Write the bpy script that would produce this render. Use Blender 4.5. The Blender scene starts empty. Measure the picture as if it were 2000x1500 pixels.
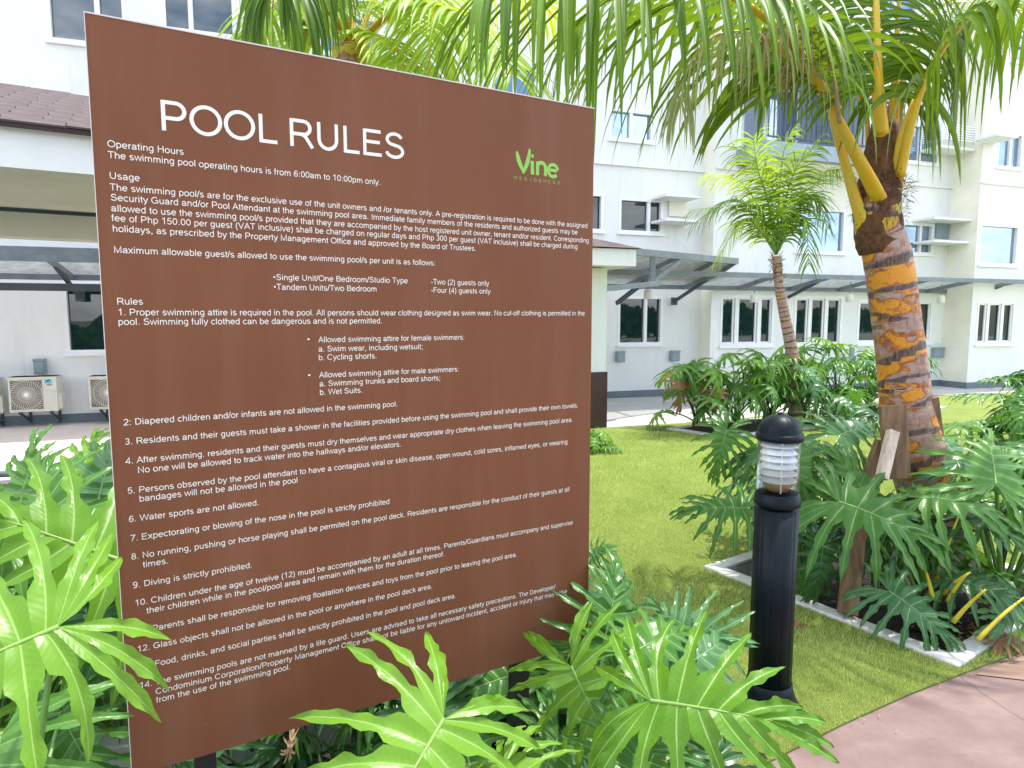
import bpy, math, random
import numpy as np
from mathutils import Vector, Matrix, noise
from mathutils.geometry import tessellate_polygon
R = math.radians
sc = bpy.context.scene
col = sc.collection

# ------------------------------------------------------------------ camera
CAMH, FPX, PITCH = 1.70, 1295.0, math.atan(133/1295)
cam = bpy.data.cameras.new('camera'); cam_o = bpy.data.objects.new('camera', cam); col.objects.link(cam_o)
cam.sensor_width = 36; cam.lens = FPX/2000*36; cam.clip_start = 0.05; cam.clip_end = 600
cam_o.location = (0, 0, CAMH); cam_o.rotation_euler = (R(90)-PITCH, 0, 0)
sc.camera = cam_o

# ------------------------------------------------------------------ light
SUN = Vector((0.31, 0.17, 0.94)).normalized()
world = bpy.data.worlds.new('World'); sc.world = world; world.use_nodes = True
wt = world.node_tree; bg = wt.nodes['Background']; bg.inputs['Strength'].default_value = 0.15
sky = wt.nodes.new('ShaderNodeTexSky'); sky.sky_type = 'NISHITA'; sky.sun_disc = False
sky.sun_elevation = math.asin(SUN.z); sky.sun_rotation = math.atan2(SUN.x, SUN.y)
sky.dust_density = 1.2; sky.ozone_density = 1.5
tc = wt.nodes.new('ShaderNodeTexCoord'); mp = wt.nodes.new('ShaderNodeMapping'); mp.inputs['Scale'].default_value = (1, 1, 2.6)
nz = wt.nodes.new('ShaderNodeTexNoise'); nz.inputs['Scale'].default_value = 2.2; nz.inputs['Detail'].default_value = 9; nz.inputs['Roughness'].default_value = .58
rp = wt.nodes.new('ShaderNodeValToRGB'); rp.color_ramp.elements[0].position = .46; rp.color_ramp.elements[1].position = .62
mx = wt.nodes.new('ShaderNodeMix'); mx.data_type = 'RGBA'; mx.inputs['B'].default_value = (12.5, 12.8, 13.2, 1)
wt.links.new(tc.outputs['Generated'], mp.inputs[0]); wt.links.new(mp.outputs[0], nz.inputs['Vector'])
wt.links.new(nz.outputs[0], rp.inputs[0]); wt.links.new(rp.outputs[0], mx.inputs['Factor'])
wt.links.new(sky.outputs[0], mx.inputs['A']); wt.links.new(mx.outputs['Result'], bg.inputs['Color'])
sun = bpy.data.lights.new('sun', 'SUN'); sun.energy = 3.0; sun.angle = R(0.9); sun.color = (1, .955, .88)
sun_o = bpy.data.objects.new('sun', sun); col.objects.link(sun_o)
sun_o.rotation_euler = SUN.to_track_quat('Z', 'Y').to_euler(); sun_o.location = (6, -4, 14)
sc.view_settings.view_transform = 'Standard'; sc.view_settings.look = 'None'
sc.view_settings.gamma = 1; sc.view_settings.use_curve_mapping = False
sc.view_settings.exposure = 1.20
sc.cycles.max_bounces = 8; sc.cycles.transparent_max_bounces = 12; sc.cycles.use_denoising = True

# ------------------------------------------------------------------ measuring helpers (survey of the place)
CP, SP = math.cos(PITCH), math.sin(PITCH)
C0 = Vector((0, 0, CAMH))
def ray(px, py):
    x = (px-1000)/FPX; y = -(py-750)/FPX
    return Vector((x, CP+y*SP, -SP+y*CP))
def at(px, py, Y):
    d = ray(px, py); return C0 + d*(Y/d.y)
def gr(px, py, z=0.0):
    d = ray(px, py); return C0 + d*((z-CAMH)/d.z)

# ------------------------------------------------------------------ node material helpers
def new_mat(name):
    m = bpy.data.materials.new(name); m.use_nodes = True
    return m, m.node_tree, m.node_tree.nodes['Principled BSDF']
def N(t, typ, **kw):
    n = t.nodes.new(typ)
    for k, v in kw.items():
        if k in n.inputs: n.inputs[k].default_value = v
        else: setattr(n, k, v)
    return n
def mixc(t, fac, a, b, mode='MIX'):
    m = t.nodes.new('ShaderNodeMix'); m.data_type = 'RGBA'; m.blend_type = mode
    for s, v in (('Factor', fac), ('A', a), ('B', b)):
        if isinstance(v, (int, float)): m.inputs[s].default_value = v
        elif isinstance(v, tuple): m.inputs[s].default_value = (*v[:3], 1)
        else: t.links.new(v, m.inputs[s])
    return m.outputs['Result']
def ramp(t, src, a, b, ca=(0, 0, 0), cb=(1, 1, 1)):
    r = t.nodes.new('ShaderNodeValToRGB'); e = r.color_ramp.elements
    e[0].position = a; e[1].position = b; e[0].color = (*ca, 1); e[1].color = (*cb, 1)
    t.links.new(src, r.inputs[0]); return r.outputs[0]
def math_(t, op, a, b=0.0, c=None):
    m = t.nodes.new('ShaderNodeMath'); m.operation = op
    for i, v in enumerate((a, b) if c is None else (a, b, c)):
        if isinstance(v, (int, float)): m.inputs[i].default_value = v
        else: t.links.new(v, m.inputs[i])
    return m.outputs[0]
def noise_(t, scale, detail=4, rough=.55, coord='Object', stretch=None):
    c = t.nodes.new('ShaderNodeTexCoord'); n = t.nodes.new('ShaderNodeTexNoise')
    n.inputs['Scale'].default_value = scale; n.inputs['Detail'].default_value = detail; n.inputs['Roughness'].default_value = rough
    if stretch:
        mp = t.nodes.new('ShaderNodeMapping'); mp.inputs['Scale'].default_value = stretch
        t.links.new(c.outputs[coord], mp.inputs[0]); t.links.new(mp.outputs[0], n.inputs['Vector'])
    else: t.links.new(c.outputs[coord], n.inputs['Vector'])
    return n.outputs[0]
def bump(t, bsdf, h, strength=.3, dist=.01):
    b = t.nodes.new('ShaderNodeBump'); b.inputs['Strength'].default_value = strength; b.inputs['Distance'].default_value = dist
    t.links.new(h, b.inputs['Height']); t.links.new(b.outputs[0], bsdf.inputs['Normal'])
def simple(name, c, rough=.6, var=.12, scale=6, metal=0, bs=.15, bd=.004, bscale=60, stretch=None):
    m, t, b = new_mat(name)
    n = noise_(t, scale, 5, .6, 'Object', stretch)
    dark = tuple(x*(1-var) for x in c); light = tuple(min(1, x*(1+var)) for x in c)
    t.links.new(mixc(t, ramp(t, n, .35, .65), dark, light), b.inputs['Base Color'])
    b.inputs['Roughness'].default_value = rough; b.inputs['Metallic'].default_value = metal
    if bs: bump(t, b, noise_(t, bscale, 3), bs, bd)
    return m
M = {}
M['wall'] = None
def wall_mat():
    m, t, b = new_mat('painted_render')
    n1 = noise_(t, .7, 6, .6, 'Object', (1, 1, .5)); n2 = noise_(t, 9, 5, .65)
    n3 = noise_(t, 3.0, 6, .7, 'Object', (2.5, 2.5, .16))       # rain streaks
    c = mixc(t, ramp(t, n1, .3, .7), (.70, .71, .70), (.80, .80, .79))
    c = mixc(t, ramp(t, n3, .56, .80), c, (.60, .59, .56))
    c = mixc(t, math_(t, 'MULTIPLY', ramp(t, n2, .4, .8), .25), c, (.64, .64, .62))
    c = mixc(t, math_(t, 'MULTIPLY', ramp(t, noise_(t, 1.6, 8, .75), .60, .72), .30), c, (.52, .50, .44))
    t.links.new(c, b.inputs['Base Color']); b.inputs['Roughness'].default_value = .85
    bump(t, b, noise_(t, 35, 4), .25, .006)
    return m
M['wall'] = wall_mat()
M['cream'] = simple('cream_paint', (.80, .77, .66), .8, .06, 2)
M['skirt'] = simple('grey_skirting_paint', (.13, .16, .19), .6, .15, 3)
M['shadewall'] = simple('shaded_blue_grey_paint', (.30, .36, .44), .7, .08, 2)  # balcony walls and slab: their shade is part of this blue grey
M['whiteframe'] = simple('white_window_frame', (.78, .79, .80), .4, .03, 4, bs=0)
M['steel'] = simple('grey_painted_steel', (.17, .20, .22), .5, .15, 5)
M['darksteel'] = simple('dark_painted_steel', (.05, .062, .07), .5, .15, 5)
M['grate'] = simple('weathered_grating', (.48, .49, .48), .6, .2, 7)
M['railing'] = simple('dark_blue_railing', (.05, .07, .10), .45, .1, 4)
M['brownpaint'] = simple('dark_brown_paint', (.050, .018, .018), .5, .15, 4)
M['shingle'] = simple('brown_asphalt_shingle', (.088, .063, .064), .9, .3, 3.1, bs=.5, bscale=140)
M['shingle2'] = simple('dark_shingle_backing', (.045, .03, .03), .9, .2, 5)
M['boxgrey'] = simple('grey_plastic_box', (.22, .29, .32), .45, .08, 4)
M['acbody'] = simple('ivory_sheet_metal', (.66, .64, .55), .5, .05, 4, bs=0)
M['acdark'] = simple('condenser_fins', (.19, .155, .125), .7, .2, 30)
M['black'] = simple('black_satin_paint', (.004, .008, .012), .42, .25, 14, bs=.08, bscale=120, bd=.002)
M['black'].node_tree.nodes['Principled BSDF'].inputs['Specular IOR Level'].default_value = .16
M['postblack'] = simple('black_steel_post', (.008, .008, .010), .45, .2, 8)
M['louvre'] = simple('white_louvre_plastic', (.82, .83, .84), .3, .03, 4, bs=0)
M['kerb'] = simple('white_concrete_kerb', (.55, .54, .52), .85, .18, 5, bs=.5, bd=.006, bscale=45)
M['soil'] = simple('dark_soil', (.022, .016, .011), .95, .5, 18, bs=1, bd=.03, bscale=35)
M['wood'] = simple('weathered_brown_board', (.17, .10, .055), .85, .35, 5, bs=.6, bscale=50, stretch=(6, 6, .6))
M['palewood'] = simple('pale_sawn_timber', (.50, .41, .33), .8, .2, 8, bs=.3, bscale=50, stretch=(6, 6, .8))
M['fibre'] = simple('brown_palm_fibre', (.10, .045, .018), .9, .5, 30)
M['dry'] = simple('dry_leaf', (.42, .20, .09), .8, .35, 12)
M['bulb'] = simple('amber_lamp_holder', (.45, .30, .18), .4, .3, 20)
M['sticker_blue'] = simple('blue_sticker', (.10, .42, .62), .4, .05, 4, bs=0)
M['sticker_dark'] = simple('dark_sticker_mark', (.02, .05, .09), .4, .05, 4, bs=0)
M['whitepipe'] = simple('white_pipe', (.72, .72, .68), .5, .08, 6, bs=0)

def pavement_mat(name, a, b_, scale, rough=.7, stain=None):
    m, t, b = new_mat(name)
    c = mixc(t, ramp(t, noise_(t, scale, 8, .62), .3, .7), a, b_)
    if stain: c = mixc(t, ramp(t, noise_(t, scale*.45, 7, .7, 'Object', (1, 1.7, 1)), .46, .66), c, stain)
    c = mixc(t, math_(t, 'MULTIPLY', ramp(t, noise_(t, 160, 3, .7), .45, .75), .22), c, tuple(x*.6 for x in a))
    t.links.new(c, b.inputs['Base Color']); b.inputs['Roughness'].default_value = rough
    bump(t, b, noise_(t, 90, 5, .7), .35, .004)
    return m
M['pave'] = pavement_mat('grey_concrete_paving', (.40, .39, .37), (.50, .49, .47), 1.5, .8, (.36, .35, .33))
M['path'] = pavement_mat('stained_pink_concrete', (.125, .073, .066), (.23, .158, .142), 3.4, .70, (.14, .082, .077))
M['path2'] = pavement_mat('orange_stained_concrete', (.20, .115, .075), (.25, .16, .115), 3.0, .65, (.21, .14, .10))
for k_ in ('path', 'path2'):
    t_ = M[k_].node_tree; b_ = t_.nodes['Principled BSDF']; src = b_.inputs['Base Color'].links[0].from_socket
    tc_ = t_.nodes.new('ShaderNodeTexCoord'); vo = t_.nodes.new('ShaderNodeTexVoronoi'); vo.feature = 'DISTANCE_TO_EDGE'; vo.inputs['Scale'].default_value = .9
    nn = t_.nodes.new('ShaderNodeTexNoise'); nn.inputs['Scale'].default_value = 2.5; nn.inputs['Detail'].default_value = 6
    t_.links.new(tc_.outputs['Object'], nn.inputs['Vector']); mv = t_.nodes.new('ShaderNodeMix'); mv.data_type = 'VECTOR'; mv.inputs['Factor'].default_value = .16
    t_.links.new(tc_.outputs['Object'], mv.inputs['A']); t_.links.new(nn.outputs['Color'], mv.inputs['B']); t_.links.new(mv.outputs['Result'], vo.inputs['Vector'])
    cc_ = mixc(t_, math_(t_, 'MULTIPLY', ramp(t_, vo.outputs['Distance'], .002, .008, (1, 1, 1), (0, 0, 0)), .55), src, (.05, .033, .03))
    cc_ = mixc(t_, math_(t_, 'MULTIPLY', ramp(t_, noise_(t_, 70, 3, .8), .66, .72), .6), cc_, (.30, .24, .20))
    cc_ = mixc(t_, math_(t_, 'MULTIPLY', ramp(t_, noise_(t_, 45, 3, .8), .68, .73), .7), cc_, (.06, .04, .035))
    t_.links.new(cc_, b_.inputs['Base Color'])
M['deck'] = pavement_mat('beige_stone_deck', (.60, .50, .43), (.68, .60, .53), 1.3, .7, (.58, .47, .41))
M['ground'] = pavement_mat('bare_ground', (.16, .14, .11), (.22, .19, .15), .6, .9)

def turf_mats():
    m, t, b = new_mat('turf_base')
    c = mixc(t, ramp(t, noise_(t, 2.3, 6, .6), .35, .65), (.26, .34, .04), (.36, .45, .08))
    c = mixc(t, ramp(t, noise_(t, 230, 4, .75), .35, .75), c, (.11, .17, .022))
    t.links.new(c, b.inputs['Base Color']); b.inputs['Roughness'].default_value = .8
    bump(t, b, noise_(t, 260, 4, .8), 1.0, .02)
    m2, t, b = new_mat('turf_blade')
    g = t.nodes.new('ShaderNodeNewGeometry')
    c = mixc(t, g.outputs['Random Per Island'], (.28, .41, .055), (.60, .69, .19))
    c = mixc(t, ramp(t, noise_(t, 2.3, 6, .6), .35, .65), c, mixc(t, g.outputs['Random Per Island'], (.38, .46, .09), (.68, .75, .27)))
    t.links.new(c, b.inputs['Base Color']); b.inputs['Roughness'].default_value = .5
    tr = t.nodes.new('ShaderNodeBsdfTranslucent'); t.links.new(c, tr.inputs[0]); ms = t.nodes.new('ShaderNodeMixShader'); ms.inputs[0].default_value = .35
    t.links.new(b.outputs[0], ms.inputs[1]); t.links.new(tr.outputs[0], ms.inputs[2]); t.links.new(ms.outputs[0], t.nodes['Material Output'].inputs['Surface'])
    return m, m2
M['turf'], M['blade'] = turf_mats()

def leaf_mat(name, dark, light, vein, trans, rough=.33, tw=.35, veinw=.10, secondary=True, spec=.30):
    m, t, b = new_mat(name)
    oi = t.nodes.new('ShaderNodeObjectInfo'); uv = t.nodes.new('ShaderNodeTexCoord')
    sp = t.nodes.new('ShaderNodeSeparateXYZ'); t.links.new(uv.outputs['UV'], sp.inputs[0])
    rnd_ = oi.outputs['Random']
    if not secondary:
        gi = t.nodes.new('ShaderNodeNewGeometry'); rnd_ = math_(t, 'MULTIPLY', math_(t, 'ADD', oi.outputs['Random'], gi.outputs['Random Per Island']), .5)
        rnd_ = ramp(t, rnd_, .25, .75)
    c = mixc(t, rnd_, dark, light)
    c = mixc(t, math_(t, 'MULTIPLY', ramp(t, noise_(t, 3.5, 5, .6), .35, .7), .45), c, light)
    u = math_(t, 'MULTIPLY', math_(t, 'ABSOLUTE', math_(t, 'SUBTRACT', sp.outputs[0], .5)), 2)
    vm = ramp(t, u, veinw*.35, veinw, (1, 1, 1), (0, 0, 0))
    c = mixc(t, math_(t, 'MULTIPLY', vm, .8), c, vein)
    h = u
    if secondary:
        w = math_(t, 'SINE', math_(t, 'MULTIPLY', math_(t, 'SUBTRACT', sp.outputs[1], math_(t, 'MULTIPLY', u, .10)), 110))
        c = mixc(t, math_(t, 'MULTIPLY', ramp(t, w, .75, 1.0), .09), c, vein)
        h = math_(t, 'ADD', math_(t, 'MULTIPLY', w, .05), u)
    c = mixc(t, math_(t, 'MULTIPLY', ramp(t, noise_(t, 9, 5, .75), .66, .74), .75), c, (.30, .24, .05))
    t.links.new(c, b.inputs['Base Color'])
    b.inputs['Roughness'].default_value = rough; b.inputs['Specular IOR Level'].default_value = spec if secondary else .18
    bump(t, b, h, .35, .004)
    tr = t.nodes.new('ShaderNodeBsdfTranslucent'); t.links.new(mixc(t, .6, c, trans), tr.inputs[0])
    ms = t.nodes.new('ShaderNodeMixShader'); ms.inputs[0].default_value = tw
    t.links.new(b.outputs[0], ms.inputs[1]); t.links.new(tr.outputs[0], ms.inputs[2])
    t.links.new(ms.outputs[0], t.nodes['Material Output'].inputs['Surface'])
    return m
M['leaf_bright'] = leaf_mat('young_philodendron_leaf', (.070, .195, .010), (.150, .315, .026), (.33, .49, .14), (.24, .44, .02), .33, .32)
M['leaf_mid'] = leaf_mat('philodendron_leaf', (.034, .125, .016), (.085, .22, .034), (.24, .39, .13), (.18, .40, .03), .30, .30)
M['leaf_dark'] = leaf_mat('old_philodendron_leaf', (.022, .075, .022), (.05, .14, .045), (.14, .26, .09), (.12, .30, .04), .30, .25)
M['leaf_blue'] = leaf_mat('glossy_philodendron_leaf', (.040, .135, .045), (.10, .23, .085), (.26, .40, .19), (.20, .42, .08), .24, .28)
M['leaf_dead'] = leaf_mat('withered_philodendron_leaf', (.28, .12, .06), (.46, .26, .16), (.52, .34, .2), (.5, .3, .1), .7, .3)
M['palm_green'] = leaf_mat('coconut_leaflet', (.020, .075, .004), (.115, .225, .012), (.26, .34, .06), (.34, .50, .015), .40, .28, .12, False)
M['palm_pale'] = leaf_mat('pale_coconut_leaflet', (.22, .30, .10), (.42, .44, .22), (.6, .6, .4), (.5, .6, .15), .4, .35, .12, False)
M['palm_sunlit'] = leaf_mat('sunlit_coconut_leaflet', (.16, .34, .02), (.40, .54, .05), (.6, .66, .2), (.62, .80, .04), .35, .45, .12, False)  # brighter leaflet copy, sun from behind put into its colours
M['palm_dry'] = leaf_mat('dry_coconut_leaflet', (.34, .24, .13), (.55, .45, .32), (.6, .5, .4), (.5, .4, .2), .7, .2, .12, False)
M['stalk'] = simple('green_stalk', (.12, .26, .05), .35, .25, 12, bs=0)
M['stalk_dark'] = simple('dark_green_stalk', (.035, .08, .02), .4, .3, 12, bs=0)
M['stalk_yellow'] = simple('yellow_stalk', (.50, .42, .03), .4, .2, 10, bs=0)
def petiole_mat():
    m, t, b = new_mat('yellow_petiole')
    c = mixc(t, ramp(t, noise_(t, 5, 6, .6, 'Object', (3, 3, .7)), .35, .7), (.58, .33, .008), (.48, .42, .02))
    c = mixc(t, ramp(t, noise_(t, 22, 4, .7), .66, .70), c, (.09, .035, .01))
    t.links.new(c, b.inputs['Base Color']); b.inputs['Roughness'].default_value = .38
    return m
M['petiole'] = petiole_mat()
def trunk_mat(name, yellow=1.0):
    m, t, b = new_mat(name)
    a = t.nodes.new('ShaderNodeAttribute'); a.attribute_name = 'ring'
    h = t.nodes.new('ShaderNodeAttribute'); h.attribute_name = 'high'
    g = mixc(t, ramp(t, noise_(t, 9, 7, .7, 'Object', (1, 1, 3)), .3, .7), (.25, .135, .095), (.46, .33, .27))
    g = mixc(t, ramp(t, noise_(t, 40, 5, .7, 'Object', (1, 1, .35)), .5, .75), g, (.13, .055, .03))
    red = mixc(t, ramp(t, noise_(t, 30, 5, .7), .4, .6), (.22, .05, .012), (.42, .15, .03))
    n = noise_(t, 5.0, 3, .5, 'Object', (1, 1, 1.5))
    lim = math_(t, 'ADD', n, math_(t, 'SUBTRACT', math_(t, 'MULTIPLY', h.outputs['Fac'], .17), .055))
    win_ = math_(t, 'ADD', math_(t, 'MULTIPLY', ramp(t, a.outputs['Fac'], .22, .5), .10), math_(t, 'MULTIPLY', ramp(t, a.outputs['Fac'], .80, 1.0), -.09))
    lim = math_(t, 'ADD', lim, math_(t, 'SUBTRACT', win_, .07))
    c = mixc(t, math_(t, 'MULTIPLY', ramp(t, lim, .515, .55), yellow), g, red)
    yel = mixc(t, ramp(t, h.outputs['Fac'], .70, .95), (.62, .255, .006), (.46, .38, .012))
    yel = mixc(t, ramp(t, noise_(t, 48, 4, .7), .60, .66), yel, (.25, .06, .01))
    c = mixc(t, math_(t, 'MULTIPLY', ramp(t, lim, .580, .605), yellow), c, yel)
    r = math_(t, 'ADD', a.outputs['Fac'], math_(t, 'MULTIPLY', math_(t, 'SUBTRACT', noise_(t, 13, 4, .6, 'Object', (1, 1, 1)), .5), .34))
    c = mixc(t, ramp(t, r, .20, .27, (1, 1, 1), (0, 0, 0)), c, mixc(t, ramp(t, noise_(t, 60, 5, .8, 'Object', (1, 1, .2)), .4, .6), (.035, .020, .016), (.17, .105, .085)))
    c = mixc(t, math_(t, 'MULTIPLY', ramp(t, r, .93, .99), .8), c, (.50, .37, .31))
    t.links.new(c, b.inputs['Base Color']); b.inputs['Roughness'].default_value = .5
    bump(t, b, noise_(t, 34, 6, .75, 'Object', (1, 1, .3)), .8, .014)
    return m
M['trunk'] = trunk_mat('ringed_palm_trunk'); M['trunk2'] = trunk_mat('brown_palm_trunk', .15)
M['root_dark'] = simple('dark_woody_stem', (.075, .045, .03), .9, .4, 14, bs=.8, bd=.01, bscale=40, stretch=(1, 1, .4))

def board_mat():
    m, t, b = new_mat('brown_sign_board')
    c = mixc(t, ramp(t, noise_(t, 1.8, 6, .6), .3, .7), (.150, .056, .026), (.174, .067, .033))
    c = mixc(t, ramp(t, noise_(t, 5.5, 5, .8), .705, .735), c, (.25, .14, .10))
    c = mixc(t, math_(t, 'MULTIPLY', ramp(t, noise_(t, 3.0, 7, .7, 'Object', (2.2, 1, .25)), .45, .80), .35), c, (.235, .125, .085))
    c = mixc(t, math_(t, 'MULTIPLY', ramp(t, noise_(t, 60, 3, .8), .72, .76), .5), c, (.33, .22, .17))
    t.links.new(c, b.inputs['Base Color']); b.inputs['Roughness'].default_value = .42
    b.inputs['Specular IOR Level'].default_value = .14
    bump(t, b, noise_(t, 240, 3), .05, .001)
    return m
M['board'] = board_mat()
M['print'] = simple('cream_vinyl_print', (.70, .67, .61), .5, .03, 6, bs=0)
M['print_green'] = simple('green_vinyl_print', (.20, .44, .055), .5, .12, 14, bs=0)
M['print_olive'] = simple('olive_vinyl_print', (.25, .30, .08), .5, .05, 14, bs=0)
M['board_edge'] = simple('pale_board_edge', (.55, .50, .47), .5, .05, 6, bs=0)
def glass_mat(name, c, ior, r=.015, metal=0.0):
    m, t, b = new_mat(name)
    n = noise_(t, 1.3, 3, .5)
    t.links.new(mixc(t, n, tuple(x*.6 for x in c), tuple(x*1.4 for x in c)), b.inputs['Base Color'])
    b.inputs['Roughness'].default_value = r; b.inputs['IOR'].default_value = ior; b.inputs['Metallic'].default_value = metal
    bump(t, b, noise_(t, 1.1, 2, .4), .05, .02)
    return m
M['glass_up'] = glass_mat('reflective_window_glass', (.26, .35, .46), 1.5, .02, .75)  # blue of the mirrored sky put into the pane colour
M['glass_dark'] = glass_mat('dark_reflection_window_glass', (.02, .045, .06), 2.0)  # left upper panes: dark building reflection put into the colour
M['glass_low'] = glass_mat('tinted_window_glass', (.008, .022, .022), 1.65)
def clear_mat():
    m, t, b = new_mat('clear_polycarbonate')
    g = t.nodes.new('ShaderNodeBsdfGlossy'); g.inputs['Roughness'].default_value = .04
    tr = t.nodes.new('ShaderNodeBsdfTransparent'); tr.inputs[0].default_value = (.93, .95, .94, 1)
    lw = t.nodes.new('ShaderNodeLayerWeight'); lw.inputs[0].default_value = .35
    ms = t.nodes.new('ShaderNodeMixShader')
    t.links.new(math_(t, 'MULTIPLY', lw.outputs['Fresnel'], .8), ms.inputs[0]); t.links.new(tr.outputs[0], ms.inputs[1]); t.links.new(g.outputs[0], ms.inputs[2])
    t.links.new(ms.outputs[0], t.nodes['Material Output'].inputs['Surface'])
    return m
M['clear'] = clear_mat()

# ------------------------------------------------------------------ object helpers
def mesh_of(name, V, F, smooth=False, uv=None, attrs=None):
    me = bpy.data.meshes.new(name); me.from_pydata([tuple(v) for v in V], [], F)
    if uv is not None:
        l = me.uv_layers.new(name='UVMap'); vi = np.zeros(len(me.loops), dtype=np.int32); me.loops.foreach_get('vertex_index', vi)
        l.data.foreach_set('uv', np.asarray(uv, dtype=np.float32)[vi].ravel())
    for k, a in (attrs or {}).items():
        at_ = me.attributes.new(k, 'FLOAT', 'POINT'); at_.data.foreach_set('value', np.asarray(a, dtype=np.float32))
    if smooth: me.polygons.foreach_set('use_smooth', [True]*len(me.polygons))
    me.update(); return me
def link(name, me, m=None, parent=None, loc=None):
    o = bpy.data.objects.new(name, me); col.objects.link(o)
    if m is not None and me is not None and not me.materials: me.materials.append(m)
    if loc is not None: o.location = loc
    if parent is not None: o.parent = parent
    return o
def tag(o, label=None, cat=None, group=None, kind=None):
    if label: o['label'] = label
    if cat: o['category'] = cat
    if group: o['group'] = group
    if kind: o['kind'] = kind
    return o
def empty(name, loc=(0, 0, 0), rz=0.0, **kw):
    o = bpy.data.objects.new(name, None); col.objects.link(o); o.location = loc; o.rotation_euler = (0, 0, rz)
    o.empty_display_size = .1
    return tag(o, **kw)

class MB:
    """collects simple shapes into one mesh"""
    def __init__(s, origin=(0, 0, 0)): s.V = []; s.F = []; s.o = Vector(origin)
    def add(s, V, F):
        n = len(s.V); s.V += [Vector(v)-s.o for v in V]; s.F += [tuple(i+n for i in f) for f in F]
    def box(s, c, d, ax=None, up=Vector((0, 0, 1))):
        """c centre, d full sizes along (ax, side, up)"""
        ax = Vector(ax).normalized() if ax is not None else Vector((1, 0, 0))
        sd = up.cross(ax).normalized(); u2 = ax.cross(sd)
        V = [Vector(c)+ax*(d[0]/2*i)+sd*(d[1]/2*j)+u2*(d[2]/2*k) for i in (-1, 1) for j in (-1, 1) for k in (-1, 1)]
        s.add(V, [(0, 1, 3, 2), (4, 6, 7, 5), (0, 4, 5, 1), (2, 3, 7, 6), (0, 2, 6, 4), (1, 5, 7, 3)])
    def bar(s, a, b, w, h, up=Vector((0, 0, 1))):
        a = Vector(a); b = Vector(b); s.box((a+b)/2, ((b-a).length, w, h), b-a, up)
    def tube(s, pts, rad, n=10, flat=1.0, cap=True):
        pts = [Vector(p) for p in pts]; m = len(pts); base = len(s.V)
        if not hasattr(rad, '__len__'): rad = [rad]*m
        prev = None; V = []
        for i, p in enumerate(pts):
            t = (pts[min(i+1, m-1)]-pts[max(i-1, 0)]).normalized()
            if prev is None:
                r = Vector((0, 0, 1)) if abs(t.z) < .9 else Vector((1, 0, 0)); a = t.cross(r).normalized()
            else: a = (prev-t*prev.dot(t)).normalized()
            prev = a; b = t.cross(a)
            for k in range(n):
                th = 2*math.pi*k/n; V.append(p+a*math.cos(th)*rad[i]+b*math.sin(th)*rad[i]*flat)
        F = [(i*n+k, i*n+(k+1) % n, (i+1)*n+(k+1) % n, (i+1)*n+k) for i in range(m-1) for k in range(n)]
        if cap: F += [tuple(range(n))[::-1], tuple((m-1)*n+k for k in range(n))]
        s.add(V, F)
    def lathe(s, c, prof, n=32, wob=None):
        c = Vector(c); V = []
        for (r, z) in prof:
            for k in range(n):
                th = 2*math.pi*k/n; q = r*(wob(th, z) if wob else 1); V.append(c+Vector((q*math.cos(th), q*math.sin(th), z)))
        m = len(prof)
        F = [(i*n+k, i*n+(k+1) % n, (i+1)*n+(k+1) % n, (i+1)*n+k) for i in range(m-1) for k in range(n)]
        if prof[0][0] > 1e-4: F.append(tuple(range(n))[::-1])
        if prof[-1][0] > 1e-4: F.append(tuple((m-1)*n+k for k in range(n)))
        s.add(V, F)
    def build(s, name, m, parent=None, smooth=False, bevel=0):
        o = link(name, mesh_of(name, s.V, s.F, smooth), m, parent)
        if parent is None: o.location = s.o
        if bevel:
            md = o.modifiers.new('bevel', 'BEVEL'); md.width = bevel; md.segments = 2; md.limit_method = 'ANGLE'
        return o
def poly_sheet(name, loops, z, m, thick=0.0, kind='structure', parent=None):
    pl = [[Vector((p[0], p[1], 0)) for p in l] for l in loops]
    tr = tessellate_polygon(pl); V = [Vector((p.x, p.y, z)) for l in pl for p in l]; F = []
    for f in tr:
        a, b, c = (V[i] for i in f)
        F.append(tuple(f) if (b-a).cross(c-a).z > 0 else tuple(reversed(f)))
    if thick:
        k = 0; nV = len(V)
        V += [v-Vector((0, 0, thick)) for v in V]
        for l in loops:
            q = len(l)
            F += [(k+i, k+(i+1) % q, nV+k+(i+1) % q, nV+k+i) for i in range(q)]; k += q
    o = link(name, mesh_of(name, V, F), m, parent)
    if kind: o['kind'] = kind
    return o
def inside(p, poly):
    x, y = p; c = False; n = len(poly)
    for i in range(n):
        x1, y1 = poly[i][:2]; x2, y2 = poly[(i+1) % n][:2]
        if (y1 > y) != (y2 > y) and x < (x2-x1)*(y-y1)/(y2-y1)+x1: c = not c
    return c

# ================================================================== GROUND
rnd = random.Random(7)
uB = Vector((.557, -.830, 0)); vB = Vector((.830, .557, 0))
A = Vector((1.29, 4.32, 0)); LB, WB = 1.545, 1.75
def rect(a, u, v, l, w, ins=0.0):
    return [tuple((a+u*(i)+v*(j))[:2]) for i, j in ((ins, ins), (l-ins, ins), (l-ins, w-ins), (ins, w-ins))]
main_out = rect(A, uB, vB, LB, WB); KW = .10
main_in = rect(A, uB, vB, LB, WB, KW)
sign_bed = [(-2.6, 2.30), (.10, 2.86), (.40, 2.12), (-.25, .62), (-2.6, .30)]
lawn = [(.42, 2.06), (.93, 2.34), (1.39, 2.61), (1.78, 2.82), (2.17, 3.01), (2.9, 3.36), (4.4, 3.95), (8, 5.2), (15, 8), (16, 16.3),
        (10.6, 14.55), (8.9, 14.1), (6.0, 12.3), (3.6, 10.75), (2.67, 10.4), (1.34, 9.95), (-2.0, 8.9), (-2.0, 2.44), (.10, 2.875)]
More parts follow.
